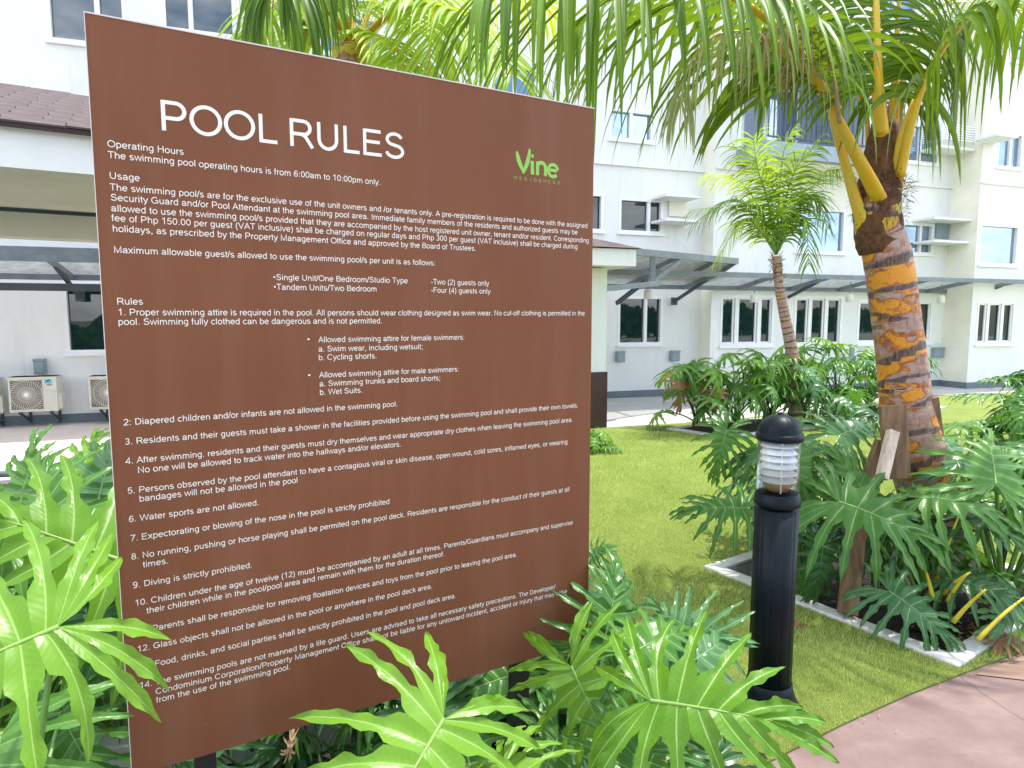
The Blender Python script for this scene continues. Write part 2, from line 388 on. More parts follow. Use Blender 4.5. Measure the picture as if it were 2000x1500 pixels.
ground = poly_sheet('ground', [[(-300, -300), (300, -300), (300, 300), (-300, 300)]], -.42, M['ground'])
pave = poly_sheet('pavement', [[(-60, -40), (60, -40), (60, 60), (-60, 60)], main_in[::-1], sign_bed[::-1]], -.004, M['pave'], .3)
lawn_o = poly_sheet('lawn', [lawn, main_in[::-1]], .010, M['turf'], .012)
path_pts = [(.42, 2.06), (.93, 2.34), (1.39, 2.61), (1.78, 2.82), (2.17, 3.01), (2.9, 3.36), (4.4, 3.95), (8, 5.2), (15, 8), (17, 2), (12, -3), (1, -4), (-.25, .62)]
path_o = poly_sheet('path', [path_pts], .001, M['path'])
path2 = poly_sheet('path', [[(2.20, 2.995), (2.9, 3.33), (4.4, 3.92), (8, 5.17), (9, 4.0), (5.2, 3.0), (3.2, 2.74)]], .006, M['path2'])
deck = poly_sheet('pool_deck', [[(-16, 5.95), (-2.0, 7.55), (-2.0, 12.0), (-16, 7.2)]], .004, M['deck'])
soil_main = poly_sheet('soil', [rect(A, uB, vB, LB, WB, KW*.5)], -.17, M['soil'])
soil_sign = poly_sheet('soil', [sign_bed], -.10, M['soil'])
soil_left = poly_sheet('soil', [[(-9, 1.0), (-2.62, 1.0), (-2.62, 2.44), (-2.02, 2.46), (-2.02, 6.9), (-9, 6.2)]], .003, M['soil'])
def kerb(pts, closed, label, w=.10, z=.028, dep=.22, rough=.004):
    """a low kerb: one piece, a little uneven along its top"""
    mb = MB((pts[0][0], pts[0][1], 0)); n = len(pts); q = random.Random(int(pts[0][0]*100))
    P = [Vector((p[0], p[1], 0)) for p in pts]; rng = range(n if closed else n-1)
    cen = sum(P, Vector())/n; sgn = 1
    # inward offset corners
    def off(i):
        if closed:
            a = (P[i]-P[i-1]).normalized(); b = (P[(i+1) % n]-P[i]).normalized()
        else:
            a = (P[i]-P[i-1]).normalized() if i else (P[1]-P[0]).normalized()
            b = (P[i+1]-P[i]).normalized() if i < n-1 else a
        na = Vector((-a.y, a.x, 0)); nb = Vector((-b.y, b.x, 0)); m_ = (na+nb).normalized(); s = w/max(.3, m_.dot(na))
        if m_.dot(cen-P[i]) < 0: s = -s
        return P[i]+m_*s
    I = [off(i) for i in range(n)]
    for i in rng:
        j = (i+1) % n; L = (P[j]-P[i]).length; k = max(1, int(L/.07)); V = []; F = []
        for t in range(k+1):
            f = t/k; a = P[i].lerp(P[j], f); b = I[i].lerp(I[j], f); j1 = q.uniform(-rough, rough) if 0 < t < k else 0; j2 = q.uniform(-rough, rough) if 0 < t < k else 0
            d = (b-a).normalized()
            V += [a-Vector((0, 0, dep)), a+d*j1+Vector((0, 0, z-.008)), a+d*(.008+j1)+Vector((0, 0, z+j1*.5)), b-d*(.008+j2)+Vector((0, 0, z+j2*.5)), b+d*j2+Vector((0, 0, z-.008)), b-Vector((0, 0, dep))]
        for t in range(k):
            F += [(t*6+e, t*6+e+1, t*6+7+e, t*6+6+e) for e in range(5)]
        mb.add(V, F)
    o = mb.build('planter_kerb', M['kerb']); return tag(o, label, 'kerb', None)
kerb(main_out, True, 'white concrete kerb around the soil bed of the ringed coconut palm beside the bollard', KW)
kerb([(-2.6, 2.30), (.10, 2.86), (.40, 2.12)], False, 'white concrete kerb edging the bed behind and beneath the brown sign', .09, .03)
bed1 = [(2.30, 9.80), (2.95, 9.05), (5.0, 10.1), (4.35, 10.95)]
bed2 = [(5.0, 11.25), (5.55, 10.6), (8.0, 12.1), (7.4, 12.9)]
bed3 = rect(Vector((4.5, 5.9, 0)), uB, vB, 1.6, 2.0)
for b_, lab in ((bed1, 'thin white kerb of the far flower bed where the small palm stands'), (bed2, 'thin white kerb of the far bed right of the small palm'),
                (bed3, 'white kerb of the bed at the right edge beyond the big palm')):
    kerb(b_, True, lab, .09, .04)
    c_ = sum((Vector((*p, 0)) for p in b_), Vector())/4
    poly_sheet('soil', [[tuple((c_+(Vector((*p, 0))-c_)*.95)[:2]) for p in b_]], .022, M['soil'])
gut = MB((-8, 6.4, 0)); gut.bar((-16, 5.83, .02), (-2.1, 7.42, .02), .16, .06); tag(gut.build('deck_kerb', M['kerb']), 'pale stone kerb between the pool deck and the left plant bed', 'kerb')
gd = MB((-8, 6.4, 0)); gd.bar((-16, 5.72, .015), (-2.1, 7.31, .015), .055, .02); tag(gd.build('drain_channel', M['darksteel']), 'narrow dark drain channel along the pool deck kerb', 'drain')

# grass blades
def grass():
    g = np.random.default_rng(5); K = 230000
    # more blades near the camera
    Y = 2.0+ (g.random(K)**1.9)*7.6; X = g.random(K)*(0.80*Y+.35)-.25*Y*0+(-.1)
    keep = np.zeros(K, bool)
    mo = main_out; beds = [mo, bed1, bed3]
    for i in range(K):
        p = (X[i], Y[i])
        if inside(p, lawn) and not any(inside(p, b) for b in beds): keep[i] = True
    X = X[keep]; Y = Y[keep]; n = len(X)
    d = np.clip(Y/3.0, 1, 2.6); hgt = (.012+.014*g.random(n))*(.85+.15*d); w = .0016*d
    a = g.random(n)*6.283; la = g.random(n)*6.283; ll = g.random(n)*.6*hgt
    V = np.zeros((n, 3, 3)); ca, sa = np.cos(a)*w, np.sin(a)*w
    V[:, 0] = np.stack([X-ca, Y-sa, np.full(n, .009)], 1); V[:, 1] = np.stack([X+ca, Y+sa, np.full(n, .009)], 1)
    V[:, 2] = np.stack([X+np.cos(la)*ll, Y+np.sin(la)*ll, .009+hgt], 1)
    me = bpy.data.meshes.new('grass_blades'); me.vertices.add(n*3); me.vertices.foreach_set('co', V.astype(np.float32).ravel())
    me.loops.add(n*3); me.loops.foreach_set('vertex_index', np.arange(n*3, dtype=np.int32))
    me.polygons.add(n); me.polygons.foreach_set('loop_start', np.arange(0, n*3, 3, dtype=np.int32)); me.polygons.foreach_set('loop_total', np.full(n, 3, dtype=np.int32))
    me.update(); me.validate()
    tag(link('grass_blades', me, M['blade']), 'short bright green turf blades covering the lawn', 'grass', None, 'stuff')
grass()

# ================================================================== APARTMENT BUILDING
FA = gr(1180, 778); FE = Vector((.94491, .32733, 0)); FN = Vector((.32733, -.94491, 0))   # FN points at the viewer
def fs(px, py, off=0.0):
    """wall coordinates (s, z) of a picture point on the facade plane moved off metres outwards"""
    d = ray(px, py); t = (FN.dot(FA-C0)+off)/FN.dot(d); p = C0+d*t
    return (p-FA).dot(FE), p.z
def fp(s, z, off=0.0): return FA+FE*s+FN*off+Vector((0, 0, z))
OA, OB, OC = 0.0, .40, 1.10
bld = empty('apartment_building', fp(0, 0), label='long white apartment building with sliding windows behind the garden', cat='building')
def wobj(name, mb, m, parent=bld, **k):
    # shift so that children sit relative to the building root
    mb.V = [v+mb.o for v in mb.V]; base = bld.location if parent is bld or parent.parent is bld else parent.location
    mb.V = [v-base for v in mb.V]; mb.o = Vector((0, 0, 0))
    return link(name, mesh_of(name, mb.V, mb.F, k.get('smooth', False)), m, parent)
def wall_panel(s0, s1, z0, z1, off, holes, th=.18, m=None, name='wall'):
    xs = sorted({s0, s1, *[h[0] for h in holes], *[h[2] for h in holes]}); zs = sorted({z0, z1, *[h[1] for h in holes], *[h[3] for h in holes]})
    xs = [x for x in xs if s0 <= x <= s1]; zs = [z for z in zs if z0 <= z <= z1]
    mb = MB(); V = {}; 
    def vid(x, z):
        if (x, z) not in V: V[(x, z)] = len(mb.V); mb.V.append(fp(x, z, off))
        return V[(x, z)]
    for i in range(len(xs)-1):
        for j in range(len(zs)-1):
            cx, cz = (xs[i]+xs[i+1])/2, (zs[j]+zs[j+1])/2
            if any(h[0] < cx < h[2] and h[1] < cz < h[3] for h in holes): continue
            mb.F.append((vid(xs[i], zs[j]), vid(xs[i+1], zs[j]), vid(xs[i+1], zs[j+1]), vid(xs[i], zs[j+1])))
    for h in holes:      # reveals
        a, b, c, d = h
        q = [(a, b), (c, b), (c, d), (a, d)]
        for k in range(4):
            p, r = q[k], q[(k+1) % 4]
            mb.add([fp(*p, off), fp(*r, off), fp(*r, off-th), fp(*p, off-th)], [(0, 3, 2, 1)])
    return wobj(name, mb, m or M['wall'])
windows = []
def win(px0, py0, px1, py1, off, splits, glass='glass_low', curtain=False):
    s0, z1 = fs(px0, py0, off); s1, z0 = fs(px1, py1, off)
    windows.append((s0, z0, s1, z1, off, splits, glass)); return (s0, z0, s1, z1)
HA = [win(1207, 578, 1293, 673, OA, (.62,)), win(1209, 385, 1294, 458, OA, (.68,)), win(1112, 374, 1178, 453, OA, (.5,)),
      win(120, 548, 300, 688, OA, (.6,)), win(84, -70, 250, 97, OA, (.63,), 'glass_dark'), win(312, -60, 462, 76, OA, (.38,), 'glass_dark'),
      win(-330, -120, -170, 80, OA, (.5,), 'glass_up'), win(620, 20, 740, 118, OA, (.5,), 'glass_up'), win(960, 120, 1050, 200, OA, (.5,), 'glass_up'),
      win(700, 568, 800, 680, OA, (.6,)), win(1190, 210, 1275, 280, OA, (.5,), 'glass_up')]
HB = [win(1408, 576, 1509, 675, OB, (.30, .72)), win(1553, 578, 1642, 675, OB, (.32, .66)), win(1677, 585, 1817, 670, OB, (.45, .78)),
      win(1556, 404, 1648, 496, OB, (), 'glass_up'), win(1764, 434, 1820, 498, OB, (.6,), 'glass_up'), win(1774, 240, 1832, 323, OB, (.42,), 'glass_up'),
      win(1808, 20, 1845, 95, OB, (.5,), 'glass_up')]
HC = [win(1910, 588, 1977, 672, OC, (.30, .68)), win(1915, 436, 1985, 520, OC, (), 'glass_up'), win(1950, 255, 1994, 332, OC, (.55,), 'glass_up'),
      win(1975, 60, 2040, 132, OC, (.5,), 'glass_up'), win(2070, 585, 2150, 668, OC, (.5,)), win(2070, 440, 2150, 510, OC, (.5,), 'glass_up')]
sB0 = fs(1386, 700, OB)[0]; sB1 = fs(1866, 700, OB)[0]; sC0 = fs(1891, 700, OC)[0]; TOP = 10.6
bal0, bz0 = fs(1440, 345, OB); bal1, bz1 = fs(1700, 60, OB); bz0, bz1 = 4.98, 7.3
HB.append((bal0, bz0, bal1, bz1)); 
for fl in (8.2,):      # further storey of windows above
    for s in (3.0, 6.2): HB.append((s, fl, s+1.3, fl+1.1)); windows.append((s, fl, s+1.3, fl+1.1, OB, (.5,), 'glass_up'))
    for s in (-11.5, -9.2, -6.6, -3.5, -.8): HA.append((s, fl, s+1.3, fl+1.1)); windows.append((s, fl, s+1.3, fl+1.1, OA, (.5,), 'glass_up'))
wall_panel(-34, sB0, 0, TOP, OA, HA); wall_panel(sB0, sB1, 0, TOP, OB, HB); wall_panel(sC0, 40, 0, TOP, OC, HC)
mb = MB(); mb.add([fp(sB0, 0, OA), fp(sB0, 0, OB), fp(sB0, TOP, OB), fp(sB0, TOP, OA)], [(0, 1, 2, 3)]); wobj('wall', mb, M['cream'])  # side face of the bay: its shading put into a creamier wall colour
mb = MB(); mb.add([fp(sB1, 0, OB), fp(sB1, 0, OA+.05), fp(sC0, 0, OA+.05), fp(sC0, 0, OC), fp(sB1, TOP, OB), fp(sB1, TOP, OA+.05), fp(sC0, TOP, OA+.05), fp(sC0, TOP, OC)],
                  [(0, 1, 5, 4), (1, 2, 6, 5), (2, 3, 7, 6)]); wobj('wall', mb, M['cream'])  # recess sides: same side shading put into the colour
mb = MB(); mb.add([fp(-34, TOP, OC), fp(40, TOP, OC), fp(40, TOP, -8), fp(-34, TOP, -8), fp(-34, 0, OA), fp(-34, 0, -8), fp(40, 0, OC), fp(40, 0, -8)],
                  [(0, 1, 2, 3), (4, 0, 3, 5), (1, 6, 7, 2), (5, 3, 2, 7)]); wobj('roof', mb, M['wall'])
# skirting bands, 3 mm and more proud of the walls
for s0, s1, off in ((-34, sB0, OA), (sB0-.02, sB1, OB), (sC0-.02, 40, OC)):
    mb = MB(); mb.box(fp((s0+s1)/2, .07, off+.006), (s1-s0, .02, .14), FE); wobj('skirting', mb, M['skirt'])
mb = MB(); mb.box(fp(sB0-.012, .07, (OA+OB)/2), (OB-OA, .02, .14), FN); mb.box(fp(sC0-.012, .07, (OA+OC)/2+.03), (OC-OA-.05, .02, .14), FN); wobj('skirting', mb, M['skirt'])
# floor joints: thin shadow lines cast by a real drip edge
for s0, s1, off in ((-34, sB0-.03, OA), (sB0, sB1, OB), (sC0, 40, OC)):
    for z in (4.72, 7.85):
        mb = MB(); mb.box(fp((s0+s1)/2, z, off+.02), (s1-s0, .06, .035), FE); wobj('drip_edge', mb, M['wall'])
def pane_mesh():
    return None
for (s0, z0, s1, z1, off, splits, glass) in windows:
    fr = MB(); fw = .055; o2 = off-.03
    w_, h_ = s1-s0, z1-z0
    fr.box(fp((s0+s1)/2, z0+fw/2, o2), (w_, .08, fw), FE); fr.box(fp((s0+s1)/2, z1-fw/2, o2), (w_, .08, fw), FE)
    fr.box(fp(s0+fw/2, (z0+z1)/2, o2), (fw, .08, h_-2*fw), FE); fr.box(fp(s1-fw/2, (z0+z1)/2, o2), (fw, .08, h_-2*fw), FE)
    xs = [0, *splits, 1]
    for k in splits: fr.box(fp(s0+w_*k, (z0+z1)/2, o2-.005), (.07, .06, h_-2*fw), FE)
    fr.box(fp((s0+s1)/2, z0-.02, off+.02), (w_+.06, .07, .04), FE)      # sill
    f = wobj('window', fr, M['whiteframe'])
    for a, b in zip(xs[:-1], xs[1:]):
        pb = MB(); a_ = s0+w_*a+.03; b_ = s0+w_*b-.03
        pb.box(fp((a_+b_)/2, (z0+z1)/2, off-.065-.012*(a > 0)), (b_-a_, .008, h_-.07), FE); wobj('pane', pb, M[glass], f)
        if glass == 'glass_low' and len(splits) > 1:    # sash frame
            sb = MB(); q = .035
            for zz in (z0+fw+q/2, z1-fw-q/2): sb.box(fp((a_+b_)/2, zz, off-.045), (b_-a_-.02, .03, q), FE)
            for ss in (a_+q/2+.02, b_-q/2-.02): sb.box(fp(ss, (z0+z1)/2, off-.045), (q, .03, h_-2*fw-2*q), FE)
            wobj('sash', sb, M['whiteframe'], f)
# balcony: recess and slab blue grey, shade put into the colour; railing, glazed door
dpt = 1.5
mb = MB()
q = [(bal0, bz0), (bal1, bz0), (bal1, bz1), (bal0, bz1)]
mb.add([fp(*q[i], OB-.18) for i in range(4)]+[fp(*q[i], OB-dpt) for i in range(4)], [(0, 4, 5, 1), (1, 5, 6, 2), (2, 6, 7, 3), (3, 7, 4, 0), (4, 7, 6, 5)]); wobj('balcony_recess', mb, M['shadewall'])
mb = MB(); mb.box(fp((bal0+bal1)/2, bz0-.02, OB+.45), (bal1-bal0+.1, .9, .30), FE); wobj('balcony_slab', mb, M['shadewall'])
mb = MB(); mb.box(fp((bal0+bal1)/2, bz0-.20, OB+.40), (bal1-bal0-.3, .7, .05), FE); wobj('balcony_soffit', mb, M['cream'])
rl = MB(); zt = bz0+1.15
for s in (bal0+.05, bal1-.05):
    rl.bar(fp(s, zt, OB), fp(s, zt, OB+.86), .04, .05)
rl.bar(fp(bal0+.03, zt, OB+.86), fp(bal1-.03, zt, OB+.86), .045, .05); rl.bar(fp(bal0+.03, bz0+.22, OB+.86), fp(bal1-.03, bz0+.22, OB+.86), .03, .03)
wobj('balcony_rail', rl, M['railing'])
nb = int((bal1-bal0)/.13); me_b = None
for i in range(nb+1):
    s = bal0+.03+(bal1-bal0-.06)*i/nb
    if me_b is None:
        b_ = MB(); b_.box((0, 0, 0), (.022, .022, .95), FE); me_b = mesh_of('baluster', b_.V, b_.F); me_b.materials.append(M['railing'])
    link('baluster', me_b, None, bld, fp(s, bz0+.665, OB+.86)-bld.location)
for s in (bal0+.75, bal0+2.3):
    d_ = MB(); d_.box(fp(s, bz0+1.05, OB-dpt+.03), (1.0, .05, 2.1), FE); dd = wobj('balcony_door', d_, M['whiteframe'])
    p_ = MB(); p_.box(fp(s, bz0+1.05, OB-dpt+.06), (.82, .02, 1.9), FE); wobj('pane', p_, M['glass_up'], dd)
# air conditioner ledges in the wall corners
def ledge(px0, px1, py, off, depth=.55, panel=None):
    s0, z = fs(px0, py, off+depth); s1, _ = fs(px1, py, off+depth)
    mb = MB(); mb.box(fp((s0+s1)/2, z, off+depth/2), (s1-s0, depth, .05), FE); wobj('ledge', mb, M['wall']); return s0, s1, z
for px0, px1, ys, off in ((1300, 1368, (380, 428), OA), (1825, 1900, (425, 470), OB), (1838, 1905, (285,), OB), (1948, 1990, (262,), OC)):
    for y in ys: ledge(px0, px1, y, off)
s0, z1 = fs(1842, 240, OB+.5); s1, z0 = fs(1903, 280, OB+.5)
lv = MB()
for k in range(7): lv.box(fp((s0+s1)/2, z0+.03+(z1-z0-.05)*k/6, OB+.50), (s1-s0, .03, .02), FE)
for k in range(4): lv.box(fp(s0+(s1-s0)*k/3, (z0+z1)/2, OB+.50), (.03, .035, z1-z0), FE)
for k in range(7): lv.box(fp(s0+.01, z0+.03+(z1-z0-.05)*k/6, OB+.25), (.48, .02, .02), FN)
wobj('louvre_screen', lv, M['whiteframe'])
mb = MB(); s0, z1 = fs(1308, 384, OA+.04); s1, z0 = fs(1345, 424, OA+.04); mb.box(fp((s0+s1)/2, (z0+z1)/2, OA+.03), (s1-s0, .04, z1-z0), FE); wobj('louvre_screen', mb, M['cream'])
mb = MB(); s0, z1 = fs(1830, 432, OB+.04); s1, z0 = fs(1852, 466, OB+.04); mb.box(fp((s0+s1)/2, (z0+z1)/2, OB+.03), (s1-s0, .04, z1-z0), FE); wobj('louvre_screen', mb, M['boxgrey'])
for px, off in ((1376, OA+.12), (1384, OA+.12), (1880, OB+.1)):
    s = fs(px, 700, off)[0]; mb = MB(); mb.tube([fp(s, .14, off), fp(s, TOP, off)], .045, 10)
    for z in (1.3, 2.9, 4.5, 6.1): mb.tube([fp(s, z, off), fp(s, z+.06, off)], .06, 10)
    wobj('downpipe', mb, M['whitepipe'], bld, smooth=True)

# wall boxes
for (px0, py0, px1, py1, off, lab) in ((64, 701, 89, 731, OA, 'grey wall box above the left air conditioner'), (1206, 686, 1221, 707, OA, 'grey wall box under the dark window near the sign'),
        (1312, 685, 1328, 705, OA, 'grey wall box beside the wall corner, above the far bushes'), (1826, 679, 1843, 698, OB, 'small grey wall box just right of the palm trunk'),
        (1158, 689, 1178, 706, OA, 'grey wall box half hidden by the white column')):
    s0, z1 = fs(px0, py0, off+.1); s1, z0 = fs(px1, py1, off+.1); b_ = MB(fp((s0+s1)/2, (z0+z1)/2, off))
    b_.box(fp((s0+s1)/2, (z0+z1)/2, off+.055), (s1-s0, .10, z1-z0), FE); b_.box(fp((s0+s1)/2, z1-.02, off+.115), (s1-s0+.01, .02, .03), FE)
    b_.box(fp((s0+s1)/2, (z0+z1)/2-.01, off+.108), (s1-s0-.03, .012, (z1-z0)-.06), FE)
    tag(b_.build('wall_box', M['boxgrey'], None, bevel=.006), lab, 'electrical box', 'grey boxes on the building wall')
s0, z1 = fs(1660, 680, OB); s1, z0 = fs(1666, 701, OB); b_ = MB(fp(s0, z0, OB))
for k in range(6): b_.box(fp((s0+s1)/2, z0+(z1-z0)*(k+.5)/6, OB+.015), (s1-s0, .03, .03), FE)
b_.box(fp((s0+s1)/2, (z0+z1)/2, OB+.006), (s1-s0+.04, .012, z1-z0+.04), FE)
tag(b_.build('wall_vent', M['boxgrey']), 'narrow louvred vent low on the wall left of the palm trunk', 'vent')

# ------------------------------------------------------------------ steel canopy along the facade
can = empty('steel_canopy', fp(0, 2.3, 0), label='long grey steel canopy with grating roof fixed along the ground floor', cat='canopy')
def cobj(name, mb, m, root, kind=None):
    mb.V = [v+mb.o-root.location for v in mb.V]; mb.o = Vector((0, 0, 0))
    return tag(link(name, mesh_of(name, mb.V, mb.F), m, root), kind=kind)
def cp(s, f, dz=0.0):      # f 0 at the wall, 1 at the front edge
    o = OB if sB0 < s < sC0 else (OC if s >= sC0 else OA)
    return fp(s, 2.28+.20*f+dz, OB+.02+f*1.15)
S0, S1 = -16, 18
for f, nm in ((1.0, 'front_beam'), (.02, 'wall_beam')):
    mb = MB(); mb.bar(cp(S0, f), cp(S1, f), .05, .09); cobj(nm, mb, M['steel'], can)
k = S0
while k <= S1:
    mb = MB(); mb.bar(cp(k, 0), cp(k, 1), .05, .08); cobj('rafter', mb, M['steel'], can)
    if int((k-S0)/1.35) % 2 == 0:
        mb = MB(); mb.bar(cp(k, -.25, -.22), cp(k, .72, -.02), .045, .06); mb.box(cp(k, -.27, -.22), (.12, .06, .16), FE); cobj('strut', mb, M['darksteel'], can)
    k += 1.35
gm = MB()
for i in range(34): gm.bar(cp(S0, .03+.95*i/33, .052), cp(S1, .03+.95*i/33, .052), .006, .007)
for i in range(120): gm.bar(cp(S0+(S1-S0)*i/119, .03, .066), cp(S0+(S1-S0)*i/119, .97, .066), .012, .006)
cobj('grating', gm, M['grate'], can, 'stuff')
mb = MB(); mb.bar(fp(-14, 2.12, .75), fp(-8.2, 2.12, .75), .06, .11); cobj('tie_beam', mb, M['darksteel'], can)
mb = MB(); mb.bar(fp(-14, 2.55, 1.9), fp(-7.5, 2.55, 1.9), .06, .10); cobj('outer_beam', mb, M['steel'], can)
# pendant lamps
for i, (px, py, lab) in enumerate(((1265, 575, 'white lamp hanging under the canopy by the dark window left of the palms'), (1473, 583, 'white lamp hanging in front of the three pane window left of the small palm'),
        (1660, 583, 'white lamp hanging under the canopy just left of the big palm trunk'), (1838, 585, 'white lamp hanging right of the big palm trunk'), (1997, 590, 'white lamp hanging at the right edge of the canopy'))):
    p = at(px, py, fp(fs(px, py, 1.0)[0], 0, 1.0).y); L = empty('pendant_lamp', p, label=lab, cat='lamp', group='white lamps hanging under the steel canopy')
    b_ = MB(); b_.lathe((0, 0, -.08), [(.075, 0), (.08, .01), (.075, .14), (.055, .17), (.02, .18)], 20); link('lamp_shade', mesh_of('lamp_shade', b_.V, b_.F, True), M['acbody'], L)
    b_ = MB(); b_.tube([(0, 0, .095), (0, 0, 2.44-p.z)], .01, 8); link('cord', mesh_of('cord', b_.V, b_.F), M['steel'], L)

# canopy wing that meets the pavilion
wing = empty('canopy_wing', at(1340, 520, 12), label='raised grey steel canopy wing with diagonal braces beside the white pavilion', cat='canopy')
a0 = at(1243, 494, 10.9); a1 = at(1440, 512, 12.75); a0.z = a1.z = 2.73; b0 = Vector((1.15, 12.3, 2.50)); b1 = Vector((4.1, 13.5, 2.50))
aL = a0-(a1-a0)*.35; bL = b0-(b1-b0)*.25
for p, q_, nm in ((aL, a1, 'front_beam'), (bL, b1, 'rear_beam')):
    mb = MB(); mb.bar(p, q_, .06, .11); cobj(nm, mb, M['steel'], wing)
for f in (0, .28, .56, .84, 1.0):
    mb = MB(); mb.bar(aL.lerp(a1, f), bL.lerp(b1, f), .045, .07); cobj('rafter', mb, M['steel'], wing)
gm = MB()
for i in range(48): f = .03+.94*i/47; gm.bar(aL.lerp(bL, f)+Vector((0, 0, .05)), a1.lerp(b1, f)+Vector((0, 0, .05)), .007, .02)
for i in range(44): f = i/43; gm.bar(aL.lerp(a1, f)+Vector((0, 0, .063)), bL.lerp(b1, f)+Vector((0, 0, .063)), .012, .006)
cobj('grating', gm, M['grate'], wing, 'stuff')
pv = at(1275, 500, 11.2); pv.z = 2.70
mb = MB(); mb.bar(pv, Vector((pv.x, pv.y, 2.23)), .09, .09, Vector((0, 1, 0))); cobj('hanger', mb, M['steel'], wing)
mb = MB(); mb.bar(Vector((pv.x, pv.y, 2.26)), aL.lerp(a1, .57)-Vector((0, 0, .04)), .05, .07); cobj('brace', mb, M['steel'], wing)
mb = MB(); mb.bar(Vector((pv.x+.1, pv.y, 2.24)), at(1165, 566, 10.2), .07, .08); cobj('brace', mb, M['steel'], wing)
mb = MB(); mb.bar(at(1205, 592, 12.6), at(1262, 548, 11.6), .06, .07); cobj('brace', mb, M['darksteel'], wing)

# ------------------------------------------------------------------ pavilions
SE = Vector((.87009, .49290, 0)); SN = Vector((.49290, -.87009, 0))
pA0 = at(0, 325, 3.99); zE = pA0.z
pav = empty('pavilion', Vector((pA0.x, pA0.y, 0)), label='white open pavilion with brown shingled hip roof at the left edge', cat='pavilion')
def pp(s, b, z): return Vector((pA0.x, pA0.y, 0))+SE*s-SN*b+Vector((0, 0, z))
sR = 3.05; FH = .235      # right end of the eave, fascia height
d = ray(95, 180); tt = None
RUN, PT = 3.3, .40
best = min(((abs((C0+d*t-pp(0, 0, 0)).dot(-SN)-RUN), t) for t in np.linspace(3, 12, 900)))
ap = C0+d*best[1]; sAp = (ap-pp(0, 0, 0)).dot(SE); zAp = ap.z
sR = sAp+RUN*.98
mb = MB(); mb.box(pp(sR/2-2, .05, zE+FH/2), (sR+4, .10, FH), SE); mb.box(pp(sR-.05, 1.5, zE+FH/2), (.10, 2.8, FH), SE); cobj('fascia', mb, M['wall'], pav)
mb = MB(); mb.box(pp(sR/2-2, .95, zE+.02), (sR+3.7, 1.7, .03), SE); cobj('soffit', mb, M['cream'], pav)
mb = MB(); mb.box(pp(sR/2-2, 2.05, zE+.06), (sR+3.7, .45, .03), SE); cobj('soffit_slot', mb, M['boxgrey'], pav)
mb = MB(); mb.box(pp(sR/2-2, 2.45, zE-.03), (sR+3.6, .25, .30), SE); cobj('beam', mb, M['cream'], pav)
mb = MB(); mb.bar(pp(-4, 2.1, zE+.02), pp(sR-.2, 2.1, zE+.02), .02, .03); cobj('conduit', mb, M['darksteel'], pav)
for s in (sR-1.1,):
    mb = MB(); mb.box(pp(s, 2.45, (zE-.18)/2), (.3, .3, zE-.18), SE); cobj('column', mb, M['wall'], pav)
ez = zE+FH+.012
rf = MB(); rf.add([pp(-4, -.06, ez), pp(sR+.06, -.06, ez), pp(sAp, RUN, zAp-.03), pp(-4, RUN, zAp-.03), pp(sR+.06, RUN+.25, ez), pp(-4, RUN+.25, ez),
                   pp(-4, -.06, ez-.03), pp(sR+.06, -.06, ez-.03)],
                  [(0, 1, 2, 3), (1, 4, 2), (3, 2, 4, 5), (6, 7, 1, 0)])
roofA = cobj('roof', rf, M['shingle2'], pav)
sl = math.sqrt(RUN**2+(zAp-ez)**2); nx = SE; ny = (-SN*RUN+Vector((0, 0, zAp-ez))).normalized(); nz_ = nx.cross(ny)
rows = 20; rw = sl/rows
sh = MB(); sh.box((0, 0, 0), (.318, rw*1.12, .012), (1, 0, 0)); me_s = mesh_of('shingle', sh.V, sh.F); me_s.materials.append(M['shingle'])
rr = random.Random(3); cnt = 0
for r_ in range(rows):
    f = (r_+.5)/rows; smax = sR+.06+(sAp-sR-.06)*f
    s = -.62+(r_ % 2)*.16+rr.uniform(-.03, .03)
    while s < min(smax-.12, 1.7) and cnt < 298:
        b0_ = pp(s+.16, RUN*f-.06*(1-f), ez+(zAp-ez)*f+.006)+nz_*(.006+rr.uniform(0, .004))
        o = link('shingle', me_s, None, pav); R3 = Matrix((nx, ny, nz_)).transposed()
        tilt = Matrix.Rotation(R(2.2), 3, 'X') @ Matrix.Rotation(rr.uniform(-.01, .01), 3, 'Z')
        o.matrix_local = Matrix.Translation(b0_-pav.location) @ (R3 @ tilt).to_4x4(); cnt += 1; s += .326

# second pavilion: its right corner shows past the sign
cB = at(1243, 487, 9.6); zB1 = cB.z; zB0 = at(1237, 520, 9.6).z
pavB = empty('pavilion', Vector((cB.x, cB.y, 0)), label='white pavilion corner with brown based column just right of the sign', cat='pavilion')
def pb_(s, b, z): return Vector((cB.x, cB.y, z))-FE*s-FN*b
mb = MB(); mb.box(pb_(2.2, .05, (zB0+zB1)/2), (4.4, .10, zB1-zB0), FE); mb.box(pb_(.05, 1.35, (zB0+zB1)/2), (.10, 2.5, zB1-zB0), FE); cobj('fascia', mb, M['wall'], pavB)
mb = MB(); mb.box(pb_(2.2, 1.35, zB0+.03), (4.3, 2.4, .03), FE); cobj('soffit', mb, M['cream'], pavB)
rf = MB(); rf.add([pb_(-.06, -.06, zB1+.012), pb_(4.5, -.06, zB1+.012), pb_(3.0, 1.3, zB1+.5), pb_(1.5, 1.3, zB1+.5), pb_(-.06, 2.7, zB1+.012), pb_(4.5, 2.7, zB1+.012)],
                  [(1, 0, 3, 2), (0, 4, 3), (4, 5, 2, 3), (5, 1, 2)]); cobj('roof', rf, M['shingle'], pavB)
ce = at(1178, 836, gr(1178, 836).y); cc = Vector((ce.x-.20, ce.y+.12, 0))
mb = MB(); mb.box(cc+Vector((0, 0, (zB0+.86)/2)), (.36, .36, zB0-.86), FE); cobj('column', mb, M['wall'], pavB)
